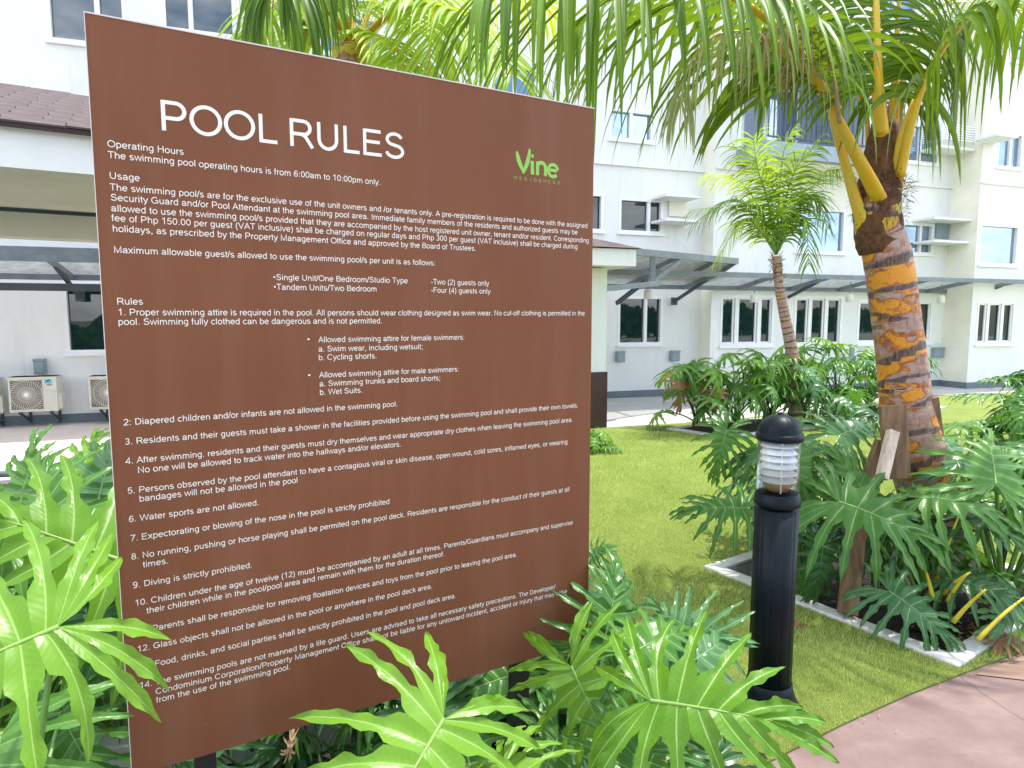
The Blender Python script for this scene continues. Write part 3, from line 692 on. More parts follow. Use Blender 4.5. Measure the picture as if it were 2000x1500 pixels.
mb = MB(); mb.box(cc+Vector((0, 0, .43)), (.40, .40, .86), FE); cobj('column_base', mb, M['brownpaint'], pavB)

# ------------------------------------------------------------------ outdoor air conditioner units
def condenser(px0, py0, px1, py1, lab):
    s0, z1 = fs(px0, py0, .5); s1, z0 = fs(px1, py1, .5); w, h = s1-s0, z1-z0
    c = fp((s0+s1)/2, z0, .32); root = empty('air_conditioner_unit', c, math.atan2(FE.y, FE.x), label=lab, cat='air conditioner', group='air conditioner units bracketed to the wall')
    def part(n, mb, m, par=root, **k): return link(n, mesh_of(n, mb.V, mb.F, k.get('smooth', False)), m, par)
    b_ = MB(); b_.box((0, 0, h/2), (w, .28, h)); b_.box((0, 0, h-.01), (w+.02, .30, .02)); o = part('body', b_, M['acbody'])
    b_ = MB(); b_.box((w/2+.02, .0, h*.28), (.05, .16, h*.45)); part('valve_cover', b_, M['acbody'])
    g = MB(); g.box((-w*.13, -.142, h*.49), (w*.66, .006, h*.86)); part('fan_panel', g, M['acdark'])
    gx, gz, gr_ = -w*.13, h*.49, h*.43
    g = MB()
    for k in range(40):
        a = 2*math.pi*k/40; pts = []
        for j in range(7):
            r = gr_*(.10+1.05*j/6); th = a+.55*(j/6); x = r*math.cos(th); z = r*math.sin(th)
            x = max(-w*.325, min(w*.325, x)); z = max(-h*.42, min(h*.42, z)); pts.append((gx+x, -.150, gz+z))
        g.tube(pts, .0035, 4)
    for r in (.12, .5, .9): g.tube([(gx+gr_*r*math.cos(t*math.pi/12), -.150, gz+gr_*r*math.sin(t*math.pi/12)) for t in range(25)], .003, 4)
    for (x0, z0_, x1, z1_) in ((-1, -1, 1, -1), (1, -1, 1, 1), (1, 1, -1, 1), (-1, 1, -1, -1)):
        g.bar((gx+x0*w*.33, -.148, gz+z0_*h*.43), (gx+x1*w*.33, -.148, gz+z1_*h*.43), .012, .012)
    part('fan_guard', g, M['acbody'])
    g = MB(); g.lathe((0, 0, 0), [(.03, 0), (.03, .012), (.0, .016)], 16); g.V = [Vector((gx+v.x, -.150-v.z, gz+v.y)) for v in g.V]; part('hub_cap', g, M['louvre'])
    sl_ = MB(); sl_.box((w*.35, -.147, h*.40), (w*.012+.14, .006, .012))
    me = mesh_of('slat', sl_.V, sl_.F); me.materials.append(M['acbody'])
    for k in range(7): o = link('slat', me, None, root, (0, 0, -h*.30+k*h*.088))
    st = MB(); st.box((w*.33, -.146, h*.86), (.085, .003, .06)); part('sticker', st, M['sticker_blue'])
    st = MB(); st.add([(w*.33-.035, -.149, h*.86+.01), (w*.33+.0, -.149, h*.86-.004), (w*.33+.04, -.149, h*.86+.028), (w*.33-.0, -.149, h*.86+.022)], [(0, 1, 2, 3)])
    st.box((w*.36, -.148, h*.76), (.07, .002, .010)); part('sticker_mark', st, M['sticker_dark'])
    for x in (-w*.30, w*.34):
        k_ = MB(); k_.bar((x, -.16, -.012), (x, .32, -.012), .03, .022); k_.bar((x, -.12, -.02), (x, .315, -.20), .03, .022); k_.bar((x, .305, .0), (x, .305, -.24), .035, .03, Vector((0, 1, 0)))
        part('bracket', k_, M['darksteel'])
    return root
condenser(12, 738, 112, 803, 'ivory air conditioner unit with round fan guard, left of the window')
condenser(170, 736, 275, 797, 'ivory air conditioner unit partly hidden by the left edge of the sign')
condenser(-110, 742, -6, 812, 'ivory air conditioner unit cut off by the left picture edge')

# ================================================================== SIGN
TL = at(165, 25, ray(165, 25).y*1.40); SW, SZ0, SZ1 = 1.330, .610, TL.z
SB = Vector((TL.x, TL.y, 0))
sign = empty('pool_rules_sign', (SB+SE*SW/2)-SN*.012, math.atan2(SE.y, SE.x), label='large brown board with white printed pool rules on black posts', cat='sign')
# local frame of the sign: x along the board, y away from the viewer, z up; board face at y = -.012
b_ = MB(); b_.box((0, 0, (SZ0+SZ1)/2), (SW, .024, SZ1-SZ0)); board = link('board', mesh_of('board', b_.V, b_.F), M['board'], sign)
b_ = MB()
b_.box((-SW/2-.0008, -.002, (SZ0+SZ1)/2), (.0016, .024, SZ1-SZ0+.006)); b_.box((0, -.002, SZ1+.0015), (SW, .024, .003)); link('edge_trim', mesh_of('edge_trim', b_.V, b_.F), M['board_edge'], sign)
for x in (-SW/2+.16, SW/2-.235):
    b_ = MB(); b_.box((x, .045, (SZ1-.2-.3)/2), (.05, .05, SZ1-.2+.3)); link('post', mesh_of('post', b_.V, b_.F), M['postblack'], sign)
for z in (SZ0+.10, SZ1-.35):
    b_ = MB(); b_.box((0, .031, z), (SW-.2, .038, .04)); link('rail', mesh_of('rail', b_.V, b_.F), M['postblack'], sign)
def su(px, py):
    d = ray(px, py); t = SN.dot(SB-C0)/SN.dot(d); p = C0+d*t
    return (p-SB).dot(SE)-SW/2, p.z

# --- a plain sans serif alphabet drawn with pen strokes (em units; cap height .716, x height .52)
def arc(cx, cy, rx, ry, a0, a1, n=None):
    n = n or max(4, int(abs(a1-a0)/15)); return [(cx+rx*math.cos(R(a0+(a1-a0)*i/n)), cy+ry*math.sin(R(a0+(a1-a0)*i/n))) for i in range(n+1)]
h = .045
G = {
 ' ': (.278, []), 'i': (.222, [[(.11, 0), (.11, .52)], [(.11, .63), (.11, .72)]]), 'l': (.222, [[(.11, 0), (.11, .72)]]), 'j': (.222, [arc(.03, -.12, .08, .07, -100, 0)+[(.11, .52)], [(.11, .63), (.11, .72)]]),
 'o': (.556, [arc(.278, .26, .21, .235, 90, 450)]),
 'n': (.556, [[(.11, 0), (.11, .52)], arc(.285, .30, .165, .18, 170, 0)+[(.45, 0)]]),
 'h': (.556, [[(.11, 0), (.11, .72)], arc(.285, .30, .165, .18, 170, 0)+[(.45, 0)]]),
 'm': (.833, [[(.11, 0), (.11, .52)], arc(.265, .31, .145, .17, 170, 0)+[(.41, 0)], arc(.565, .31, .15, .17, 170, 0)+[(.715, 0)]]),
 'u': (.556, [[(.11, .52), (.11, .22)]+arc(.27, .20, .16, .175, 180, 350), [(.445, .52), (.445, 0)]]),
 'r': (.333, [[(.11, 0), (.11, .52)], arc(.30, .28, .185, .195, 170, 88)]),
 'e': (.556, [[(.07, .265), (.47, .265)], arc(.278, .26, .21, .235, 2, 320)]),
 'c': (.50, [arc(.278, .26, .21, .235, 45, 318)]),
 'a': (.556, [arc(.26, .33, .175, .165, 165, 0)+[(.445, .1), (.46, 0)], [(.44, .30), (.30, .27)]+arc(.235, .145, .16, .115, 100, 300)+[(.38, .09), (.44, .17)]]),
 's': (.50, [arc(.245, .375, .155, .12, 35, 180)+arc(.245, .375, .155, .10, 180, 240)+arc(.25, .15, .165, .11, 60, -30)+arc(.25, .15, .17, .12, -30, -155)]),
 't': (.278, [[(.13, .66), (.13, .12)]+arc(.20, .11, .07, .08, 180, 290), [(.02, .485), (.25, .485)]]),
 'f': (.278, [[(.115, 0), (.115, .60)]+arc(.20, .60, .085, .085, 180, 75), [(.02, .485), (.25, .485)]]),
 'p': (.556, [[(.11, -.20), (.11, .52)], arc(.285, .26, .195, .235, 150, -150)]),
 'b': (.556, [[(.11, 0), (.11, .72)], arc(.285, .26, .195, .235, 150, -150)]),
 'd': (.556, [[(.445, 0), (.445, .72)], arc(.27, .26, .195, .235, 30, 330)]),
 'q': (.556, [[(.445, -.20), (.445, .52)], arc(.27, .26, .195, .235, 30, 330)]),
 'g': (.556, [[(.445, .52), (.445, -.03)]+arc(.27, -.04, .175, .13, 0, -150), arc(.27, .27, .195, .225, 30, 330)]),
 'v': (.50, [[(.04, .52), (.25, .02), (.46, .52)]]), 'w': (.722, [[(.03, .52), (.19, .03), (.36, .50), (.53, .03), (.69, .52)]]),
 'x': (.50, [[(.05, .52), (.45, 0)], [(.45, .52), (.05, 0)]]), 'y': (.50, [[(.04, .52), (.25, .03)], [(.46, .52), (.25, -.02), (.19, -.14), (.06, -.165)]]),
 'z': (.50, [[(.06, .48), (.43, .48), (.06, .04), (.45, .04)]]), 'k': (.50, [[(.11, 0), (.11, .72)], [(.43, .52), (.12, .21)], [(.21, .30), (.45, 0)]]),
 'A': (.667, [[(.04, 0), (.333, .70), (.63, 0)], [(.13, .25), (.53, .25)]]), 'B': (.667, [[(.12, .04), (.12, .675)], [(.12, .675), (.38, .675)]+arc(.38, .53, .17, .145, 90, -90)+[(.12, .385)], [(.38, .385)]+arc(.40, .21, .19, .17, 90, -90)+[(.12, .04)]]),
 'C': (.722, [arc(.375, .358, .30, .325, 42, 318)]), 'D': (.722, [[(.12, .04), (.12, .675), (.34, .675)]+arc(.34, .358, .29, .318, 90, -90)+[(.08, .04)]]),
 'E': (.667, [[(.12, 0), (.12, .716)], [(.12, .675), (.59, .675)], [(.12, .38), (.56, .38)], [(.12, .04), (.61, .04)]]),
 'F': (.611, [[(.12, 0), (.12, .716)], [(.12, .675), (.56, .675)], [(.12, .37), (.50, .37)]]),
 'G': (.778, [arc(.39, .358, .315, .325, 45, 320)+[(.675, .12), (.675, .33), (.42, .33)]]), 'H': (.722, [[(.12, 0), (.12, .716)], [(.60, 0), (.60, .716)], [(.12, .38), (.60, .38)]]),
 'I': (.278, [[(.14, 0), (.14, .716)]]), 'L': (.556, [[(.12, .716), (.12, 0)], [(.12, .04), (.52, .04)]]),
 'M': (.833, [[(.115, 0), (.115, .70), (.415, .04), (.715, .70), (.715, 0)]]), 'N': (.722, [[(.12, 0), (.12, .69), (.60, .03), (.60, .716)]]),
 'O': (.778, [arc(.39, .358, .325, .325, 90, 450)]), 'P': (.667, [[(.12, 0), (.12, .716)], [(.12, .675), (.39, .675)]+arc(.39, .49, .19, .185, 90, -90)+[(.12, .305)]]),
 'R': (.722, [[(.12, 0), (.12, .716)], [(.12, .675), (.43, .675)]+arc(.43, .505, .175, .17, 90, -90)+[(.12, .335)], [(.38, .335), (.48, .28), (.66, 0)]]),
 'S': (.667, [arc(.335, .515, .22, .165, 20, 180)+arc(.335, .515, .22, .14, 185, 245)+arc(.34, .20, .24, .165, 62, 0)+arc(.335, .20, .245, .165, 0, -170)]),
 'T': (.611, [[(.305, 0), (.305, .675)], [(.02, .675), (.59, .675)]]), 'U': (.722, [[(.12, .716), (.12, .28)]+arc(.36, .28, .24, .245, 180, 360)+[(.60, .716)]]),
 'V': (.667, [[(.04, .716), (.333, .03), (.63, .716)]]), 'W': (.944, [[(.03, .716), (.24, .03), (.47, .69), (.70, .03), (.91, .716)]]),
 '0': (.556, [arc(.278, .355, .20, .32, 90, 450)]), '1': (.556, [[(.13, .53), (.33, .69), (.33, 0)]]), '2': (.556, [arc(.28, .50, .19, .18, 165, -30)+[(.07, .04), (.50, .04)]]),
 '3': (.556, [arc(.265, .525, .165, .155, 150, -90)+arc(.265, .205, .195, .17, 90, -155)]), '4': (.556, [[(.40, 0), (.40, .69), (.05, .19), (.52, .19)]]),
 '5': (.556, [[(.47, .67), (.16, .67), (.10, .36)]+arc(.27, .235, .20, .20, 135, -155)]), '6': (.556, [arc(.30, .50, .20, .18, 35, 120)+arc(.40, .30, .32, .40, 130, 190)+arc(.285, .225, .19, .19, 180, -180)]),
 '7': (.556, [[(.05, .67), (.50, .67), (.30, .35), (.20, 0)]]), '8': (.556, [arc(.278, .525, .16, .155, 90, 450), arc(.278, .205, .195, .17, 90, 450)]),
 '9': (.556, [arc(.275, .49, .19, .19, 0, 360)+arc(.16, .40, .31, .37, 0, -60)+arc(.25, .20, .20, .17, -60, -140)]),
 '.': (.278, [[(.135, 0), (.135, .095)]]), ',': (.278, [[(.14, .09), (.14, .0), (.10, -.12)]]), ':': (.278, [[(.135, 0), (.135, .095)], [(.135, .42), (.135, .515)]]),
 ';': (.278, [[(.14, .09), (.14, 0), (.10, -.12)], [(.14, .42), (.14, .515)]]), '/': (.278, [[(.02, -.01), (.26, .73)]]), '-': (.333, [[(.04, .255), (.29, .255)]]),
 '(': (.333, [arc(.48, .26, .36, .55, 128, 232)]), ')': (.333, [arc(-.14, .26, .36, .55, 52, -52)]), '\u2022': (.35, [[(.08, .35), (.27, .35)]]),
}
def pen(V, F, pts, w, sx, sy, ox, oz, y):
    """flat stroke with mitred corners"""
    P = []
    for p in pts:
        if not P or (abs(p[0]-P[-1][0])+abs(p[1]-P[-1][1])) > 1e-4: P.append(p)
    n = len(P); closed = n > 3 and abs(P[0][0]-P[-1][0])+abs(P[0][1]-P[-1][1]) < 1e-3; b0 = len(V)
    for i, p in enumerate(P):
        a = P[i-1] if i else (P[-2] if closed else p); b = P[i+1] if i < n-1 else (P[1] if closed else p)
        d1 = Vector((p[0]-a[0], p[1]-a[1])); d2 = Vector((b[0]-p[0], b[1]-p[1]))
        if d1.length < 1e-6: d1 = d2
        if d2.length < 1e-6: d2 = d1
        d1.normalize(); d2.normalize(); n1 = Vector((-d1.y, d1.x)); n2 = Vector((-d2.y, d2.x)); m_ = n1+n2
        m_ = m_.normalized() if m_.length > .3 else n1
        k = w/2/max(.45, m_.dot(n1))
        for s_ in (1, -1): V.append((ox+(p[0]+m_.x*k*s_)*sx, y, oz+(p[1]+m_.y*k*s_)*sy))
    for i in range(n-1): F.append((b0+2*i, b0+2*i+1, b0+2*i+3, b0+2*i+2))
def text_w(t): return sum(G[c][0] for c in t)
FACE = -.0126
def text_obj(name, t, u0, u1, zb, em, w=.084, m='print', bold_dots=True):
    tw = text_w(t)-.11; sx = (u1-u0)/tw; V = []; F = []; x = u0-.06*sx
    for c in t:
        adv, st = G[c]
        for si, s_ in enumerate(st): pen(V, F, s_, (.2 if c == '\u2022' else w), sx, em, x, zb, FACE-.0003*si)
        x += adv*sx
    return link(name, mesh_of(name, V, F), M[m], board)
LINES = [
 ('Operating Hours', (210.8, 287.5), (358.8, 301.8)), ('The swimming pool operating hours is from 6:00am to 10:00pm only.', (211.8, 308.8), (743, 361)),
 ('Usage', (214.5, 349.3), (273, 353.8)),
 ('The swimming pool/s are for the exclusive use of the unit owners and /or tenants only. A pre-registration is required to be done with the assigned', (215.5, 371), (1147, 446)),
 ('Security Guard and/or Pool Attendant at the swimming pool area. Immediate family members of the residents and authorized guests may be', (217, 391), (1127.5, 458.7)),
 ('allowed to use the swimming pool/s provided that they are accompanied by the host registered unit owner, tenant and/or resident. Corresponding', (218, 411), (1149.5, 476)),
 ('fee of Php 150.00 per guest (VAT inclusive) shall be charged on regular days and Php 300 per guest (VAT inclusive) shall be charged during', (219, 432), (1127.5, 486)),
 ('holidays, as prescribed by the Property Management Office and approved by the Board of Trustees.', (220.5, 452.5), (929.5, 490)),
 ('Maximum allowable guest/s allowed to use the swimming pool/s per unit is as follows:', (223, 493.7), (850, 518.7)),
 ('\u2022Single Unit/One Bedroom/Studio Type', (534, 547.5), (796, 552.5)), ('-Two (2) guests only', (842, 556), (954.5, 557)),
 ('\u2022Tandem Units/Two Bedroom', (535, 566.5), (735.5, 568.5)), ('-Four (4) guests only', (842, 572), (957.5, 573)),
 ('Rules', (229, 594.8), (279.3, 594.8)),
 ('1. Proper swimming attire is required in the pool. All persons should wear clothing designed as swim wear. No cut-off clothing is permitted in the', (231, 615.7), (1141.6, 616.3)),
 ('pool. Swimming fully clothed can be dangerous and is not permitted.', (231.5, 634), (746.3, 632.4)),
 ('\u2022', (600, 668), (605.5, 668)), ('Allowed swimming attire for female swimmers:', (622.5, 668), (907, 664.3)), ('a. Swim wear, including wetsuit;', (622.5, 686), (825.5, 682.8)), ('b. Cycling shorts.', (622.5, 703.3), (736, 700)),
 ('\u2022', (601.5, 738), (607, 738)), ('Allowed swimming attire for male swimmers:', (624, 736.9), (896.3, 726.7)), ('a. Swimming trunks and board shorts;', (624.5, 753.4), (860, 744.7)), ('b. Wet Suits.', (625, 771.2), (708, 767)),
 ('2: Diapered children and/or infants are not allowed in the swimming pool.', (242, 830.5), (776.3, 794)),
 ('3. Residents and their guests must take a shower in the facilities provided before using the swimming pool and shall provide their own towels.', (244.7, 867.7), (1129, 796.8)),
 ('4. After swimming. residents and their guests must dry themselves and wear appropriate dry clothes when leaving the swimming pool area.', (246, 905.7), (1118.3, 824.4)),
 ('No one will be allowed to track water into the hallways and/or elevators.', (269.7, 924), (783.3, 872)),
 ('5. Persons observed by the pool attendant to have a contagious viral or skin disease, open wound, cold sores, inflamed eyes, or wearing', (250, 963.3), (1108, 868)),
 ('bandages will not be allowed in the pool', (272.8, 979.6), (581.2, 943)),
 ('6. Water sports are not allowed.', (252.4, 1019.7), (505.6, 986.8)),
 ('7. Expectorating or blowing of the nose in the pool is strictly prohibited', (255.5, 1056.9), (760.5, 984)),
 ('8. No running, pushing or horse playing shall be permited on the pool deck. Residents are responsible for the conduct of their guests at all', (257.2, 1092.4), (1111.6, 960)),
 ('times.', (280, 1109), (329, 1099)), ('9. Diving is strictly prohibited.', (260.3, 1148.3), (492.4, 1109)),
 ('10. Children under the age of twelve (12) must be accompanied by an adult at all times. Parents/Guardians must accompany and supervise', (264, 1183), (1118.3, 1024.8)),
 ('their children while in the pool/pool area and remain with them for the duration thereof.', (287, 1198), (868, 1086)),
 ('11. Parents shall be responsible for removing floatation devices and toys from the pool prior to leaving the pool area.', (266.9, 1239), (1009.6, 1086.7)),
 ('12. Glass objects shall not be allowed in the pool or anywhere in the pool deck area.', (268.8, 1274), (844, 1148.4)),
 ('13. Food, drinks, and social parties shall be strictly prohibited in the pool and pool deck area.', (272, 1309.5), (890.3, 1166.4)),
 ('14. The swimming pools are not manned by a life guard. Users are advised to take all necessary safety precautions. The Developer/', (273, 1344.8), (1084, 1149.6)),
 ('Condominium Corporation/Property Management Office shall not be liable for any untoward incident, accident or injury that may arise', (304.8, 1354.9), (1107, 1159)),
 ('from the use of the swimming pool.', (306, 1372.4), (567, 1306.9)),
]
for t, a, b in LINES:
    ua, za = su(*a); ub, zb = su(*b)
    text_obj('text_line', t, ua, ub, za*.6+zb*.4, .0203)
ua, za = su(315, 254.5); ub, zb = su(789, 311.5)
hz = (za+zb)/2; he = (su(313, 195)[1]-su(315, 254.5)[1])/.716
text_obj('heading', 'POOL', ua, su(541, 285)[0], hz, he, .092)
text_obj('heading', 'RULES', su(566, 288)[0], ub, hz, he, .092)
# the logo: green brand lettering, V drawn as two leaf blades
def lg(x, z): return x, FACE, z
u0, z0 = su(1008, 337); u1, _ = su(1091, 345); zt_ = su(1030, 292)[1]; LW = u1-u0; LH = zt_-z0
V = []; F = []
def blade(p, q_, bulge, w):
    n = 9; b0 = len(V)
    for i in range(n+1):
        f = i/n; x = p[0]+(q_[0]-p[0])*f; z = p[1]+(q_[1]-p[1])*f; dx, dz = q_[0]-p[0], q_[1]-p[1]; L = math.hypot(dx, dz); nx_, nz2 = -dz/L, dx/L
        c = bulge*math.sin(math.pi*f); ww = w*(math.sin(math.pi*(f*.86+.14*(1-f)))**.8)
        for s_ in (1, -1): V.append((u0+(x+nx_*(c+ww*s_))*LW, FACE, z0+(z+nz2*(c+ww*s_))*LW))
    for i in range(n): F.append((b0+2*i, b0+2*i+1, b0+2*i+3, b0+2*i+2))
hL = LH/LW
blade((.01, hL*.86), (.17, .03), -.02, .045); FACE -= .0003; blade((.15, .0), (.31, hL*1.04), -.03, .045); FACE += .0003
blade((.355, hL*.82), (.39, hL*.70), 0, .035)
xh = hL*.56
pen(V, F, [(.375, 0), (.365, xh)], .075, LW, LW, u0, z0, FACE)
pen(V, F, [(.49, 0), (.49, xh)], .07, LW, LW, u0, z0, FACE-.0003)
pen(V, F, arc(.585, xh*.60, .095, xh*.36, 170, 0)+[(.68, 0)], .07, LW, LW, u0, z0, FACE)
pen(V, F, [(.76, xh*.5), (.96, xh*.5)], .06, LW, LW, u0, z0, FACE)
pen(V, F, arc(.86, xh*.47, .115, xh*.45, 10, 318), .065, LW, LW, u0, z0, FACE-.0003)
link('logo', mesh_of('logo', V, F), M['print_green'], board)
ua, za = su(1004, 351); ub, zb = su(1095, 359.5)
V = []; F = []; t = 'RESIDENCES'; sx = (ub-ua)/(len(t)-.25)
for i, c in enumerate(t):
    for si, s_ in enumerate(G[c][1]): pen(V, F, s_, .10, sx*.95, .0125, ua+(i+(.70-G[c][0])*.5)*sx, (za+zb)/2, FACE-.0003*si)
link('logo_caption', mesh_of('logo_caption', V, F), M['print_olive'], board)

# ================================================================== BOLLARD
bp = gr(1500, 1392); YB = bp.y
bol = empty('bollard_light', bp, label='black fluted garden bollard light with white louvres under a domed cap', cat='bollard light')
def zb_(py): return at(1500, py, YB-.06).z
z_ring, z_gl0, z_gl1, z_cap = zb_(985), zb_(968), zb_(864), at(1500, 812, YB).z
rs = .0875
def bpart(n, prof, m, seg=40, wob=None, smooth=True):
    b_ = MB(); b_.lathe((0, 0, 0), prof, seg, wob); return link(n, mesh_of(n, b_.V, b_.F, smooth), M[m], bol)
flute = lambda th, z: 1-.022*max(0, math.cos(th*12))**3
bpart('base', [(.135, .008), (.135, .03), (.125, .04), (.108, .075), (.096, .12), (.092, .15), (.0, .15)], 'black', 48, lambda th, z: 1+.06*max(0, math.cos(th*4))**3 if z < .1 else 1)
for k in range(4):
    a = R(45+90*k); b_ = MB(); b_.lathe((.118*math.cos(a), .118*math.sin(a), .03), [(.010, 0), (.010, .012), (.005, .016), (0, .016)], 8); link('bolt', mesh_of('bolt', b_.V, b_.F), M['steel'], bol)
bpart('shaft', [(rs, .12), (rs, z_ring-.03)], 'black', 168, flute)
bpart('collar', [(rs-.004, z_ring-.020), (rs+.004, z_ring-.014), (rs+.007, z_ring-.004), (rs+.004, z_ring+.006), (rs+.000, z_gl0-.002), (rs-.02, z_gl0+.006), (0, z_gl0+.006)], 'black')
bpart('diffuser', [(rs-.004, z_gl0), (rs-.004, z_gl1+.01)], 'clear', 48)
b_ = MB(); b_.lathe((0, 0, 0), [(.048, z_gl0+.008), (.048, z_gl0+.055), (.03, z_gl0+.06), (0, z_gl0+.06)], 24); link('lamp_holder', mesh_of('lamp_holder', b_.V, b_.F, True), M['bulb'], bol)
nl = 6; gap = (z_gl1-z_gl0-.045)/nl
for k in range(nl):
    z = z_gl0+.045+gap*k
    bpart('louvre', [(.040, z+gap*.80), (.050, z+gap*.84), (.072, z+gap*.22), (.074, z+gap*.12), (.070, z+gap*.10), (.040, z+gap*.62)], 'louvre', 40)
for a in (20, 140, 260):
    b_ = MB(); b_.tube([(.058*math.cos(R(a)), .058*math.sin(R(a)), z_gl0), (.058*math.cos(R(a)), .058*math.sin(R(a)), z_gl1)], .004, 6); link('rod', mesh_of('rod', b_.V, b_.F), M['louvre'], bol)
hc = z_cap-z_gl1
z_cap += .012; hc += .012
prof = [(rs-.01, z_gl1-.002), (rs+.003, z_gl1), (rs+.007, z_gl1+.010), (rs+.006, z_gl1+.022), (rs+.001, z_gl1+.028)]
prof += [((rs-.001)*math.cos(R(a)), z_gl1+.029+(hc-.033)*math.sin(R(a))) for a in range(0, 86, 6)]+[(.014, z_cap), (.0, z_cap+.004)]
bpart('cap', prof, 'black', 96, lambda th, z: 1-(.03*max(0, math.cos(th*5+.6))**24 if z > z_gl1+.04 else 0))

# ================================================================== PHILODENDRON LEAVES
def leaf_mesh(seed, nside=9, rows=19, across=5, droop=.22, lobe_w=.0315, web=.29, wild=1.35):
    q = random.Random(seed); lob = []
    for side in (-1, 1):
        for k in range(nside):
            f = k/(nside-1)
            s = max(0, (f-.30)/.70)**1.15*.66
            ang = 158-(158-24)*f**.92+q.uniform(-5, 5)*wild
            L = (.47+.22*math.sin(math.pi*min(1, f*1.1+.08)))*q.uniform(.88, 1.10)
            if f > .8: L *= .78
            lob.append([side*ang, s, L, q.uniform(.6, 1.5)])
    left = sorted([l for l in lob if l[0] < 0], key=lambda l: l[0]); right = sorted([l for l in lob if l[0] > 0], key=lambda l: l[0])
    seq = left+[[q.uniform(-3, 3), .66, .36, 1.0]]+right      # from the left basal lobe round the tip to the right basal lobe
    n = len(seq); C = []; W = lobe_w*q.uniform(.92, 1.1)
    ts = [i/(rows-1) for i in range(rows)]; ts = [t**.9 for t in ts]
    for (ang, s, L, dr) in seq:
        c = []; b = q.uniform(4, 32)*(1 if ang > 0 else -1)*(1 if abs(ang) > 15 else 0); b2 = q.uniform(-10, 10)*wild
        x, y = 0.0, s; prev = 0
        for t in ts:
            a = R(ang-b*t+b2*t*t); st = (t-prev)*L; x += math.sin(a)*st; y += math.cos(a)*st; prev = t; c.append((x, y, a))
        C.append(c)
    us = [-1+2*i/(across-1) for i in range(across)]
    V = []; UV = []; F = []
    ph = [q.uniform(0, 6.28) for _ in range(n*2)]; zt = [q.uniform(-.05, .05)*wild for _ in range(n)]
    twi = [q.uniform(-.5, .5)*wild for _ in range(n)]
    def zf(x, y, k, t):
        r2 = x*x+(y-.1)**2
        z = -droop*r2*(1.1 if y > .1 else .75)-.05*abs(x)
        tau = max(0, t-web)/(1-web); z += zt[k]*t-seq[k][3]*.13*tau*tau
        return z
    for k in range(n):
        for i, t in enumerate(ts):
            x, y, a = C[k][i]; nx_, ny_ = math.cos(a), -math.sin(a)       # right hand side of the lobe
            wv = 1+.20*math.sin(t*18+ph[k])+.16*math.sin(t*33+ph[k+n])
            tau = max(0, (t-web)/(1-web)); own = W*wv*(.74+.62*math.sin(math.pi*min(1, tau*1.02)))*math.sqrt(max(0.0, 1-tau**3.2))
            ed = []
            for sgn in (-1, 1):
                kk = k+sgn
                if 0 <= kk < n:
                    bx, by = (C[kk][i][0]+x)/2-x, (C[kk][i][1]+y)/2-y; hd = math.hypot(bx, by)
                else: bx, by = nx_*own*.8*sgn*min(1, t*3+.05), ny_*own*.8*sgn*min(1, t*3+.05); hd = math.hypot(bx, by)
                if t <= web: ed.append((bx, by))
                else:
                    m_ = min(1, tau/.16); m_ = m_*m_*(3-2*m_); o_ = min(own, own)
                    ed.append((bx/max(hd, 1e-6)*min(hd, 9)*(1-m_)+nx_*sgn*o_*m_, by/max(hd, 1e-6)*hd*(1-m_)+ny_*sgn*o_*m_))
            for u in us:
                e = ed[0] if u < 0 else ed[1]; f = abs(u); px, py = x+e[0]*f, y+e[1]*f
                # neighbours share the web edge: height there is averaged
                z = zf(px, py, k, t)
                if t <= web and f == 1: z = zf(px, py, k, 0)+0
                hw = math.hypot(*e)
                z += (.34*hw*f if t > 0.03 else 0)+ (twi[k]*u*hw*tau) + (.013*math.sin(t*23+ph[k]*(1 if u < 0 else 2))*f*min(1, tau*3) if f == 1 else 0)
                if t <= web and f < 1: z = z*(1)-(zt[k]*t)*(f)
                V.append((px, py, z)); UV.append((u*.5+.5, t))
    A_ = len(us)
    for k in range(n):
        for i in range(rows-1):
            for j in range(A_-1):
                a = (k*rows+i)*A_+j; F.append((a, a+1, a+A_+1, a+A_))
    # raised midrib under and over the blade
    b0 = len(V); mr = 10
    for i in range(mr+1):
        f = i/mr; y = f*.70; r = .013*(1-f*.8)
        for kx in range(6):
            th = kx*math.pi/3; V.append((r*math.cos(th), y-.005, -droop*(y-.1)**2*1.1+r*math.sin(th)*.9)); UV.append((.5, f))
    for i in range(mr):
        for kx in range(6): F.append((b0+i*6+kx, b0+i*6+(kx+1) % 6, b0+(i+1)*6+(kx+1) % 6, b0+(i+1)*6+kx))
    return mesh_of('leaf', V, F, True, UV)
HI = [leaf_mesh(s, droop=d_) for s, d_ in ((11, .18), (12, .30), (13, .42), (14, .12), (15, .55))]
LO = [leaf_mesh(s, 7, 8, 3, d_, .034) for s, d_ in ((21, .3), (22, .5), (23, .7), (24, .2))]
cache = {}
def leaf_variant(me, mk):
    key = (me.name, mk)
    if key not in cache:
        c = me.copy(); c.materials.clear(); c.materials.append(M[mk]); cache[key] = c
    return cache[key]
def put_leaf(root, B, T, hint, me, mk, size=None, wide=1.0, name='leaf'):
    B = Vector(B); T = Vector(T); y = (T-B); L = size or y.length; y.normalize()
    z = Vector(hint)-y*Vector(hint).dot(y); z.normalize(); x = y.cross(z)
    o = link(name, leaf_variant(me, mk), None, root)
    Mx = Matrix((x*L*wide, y*L, z*L)).transposed().to_4x4(); Mx.translation = B-root.location
    o.matrix_local = Mx
    return o
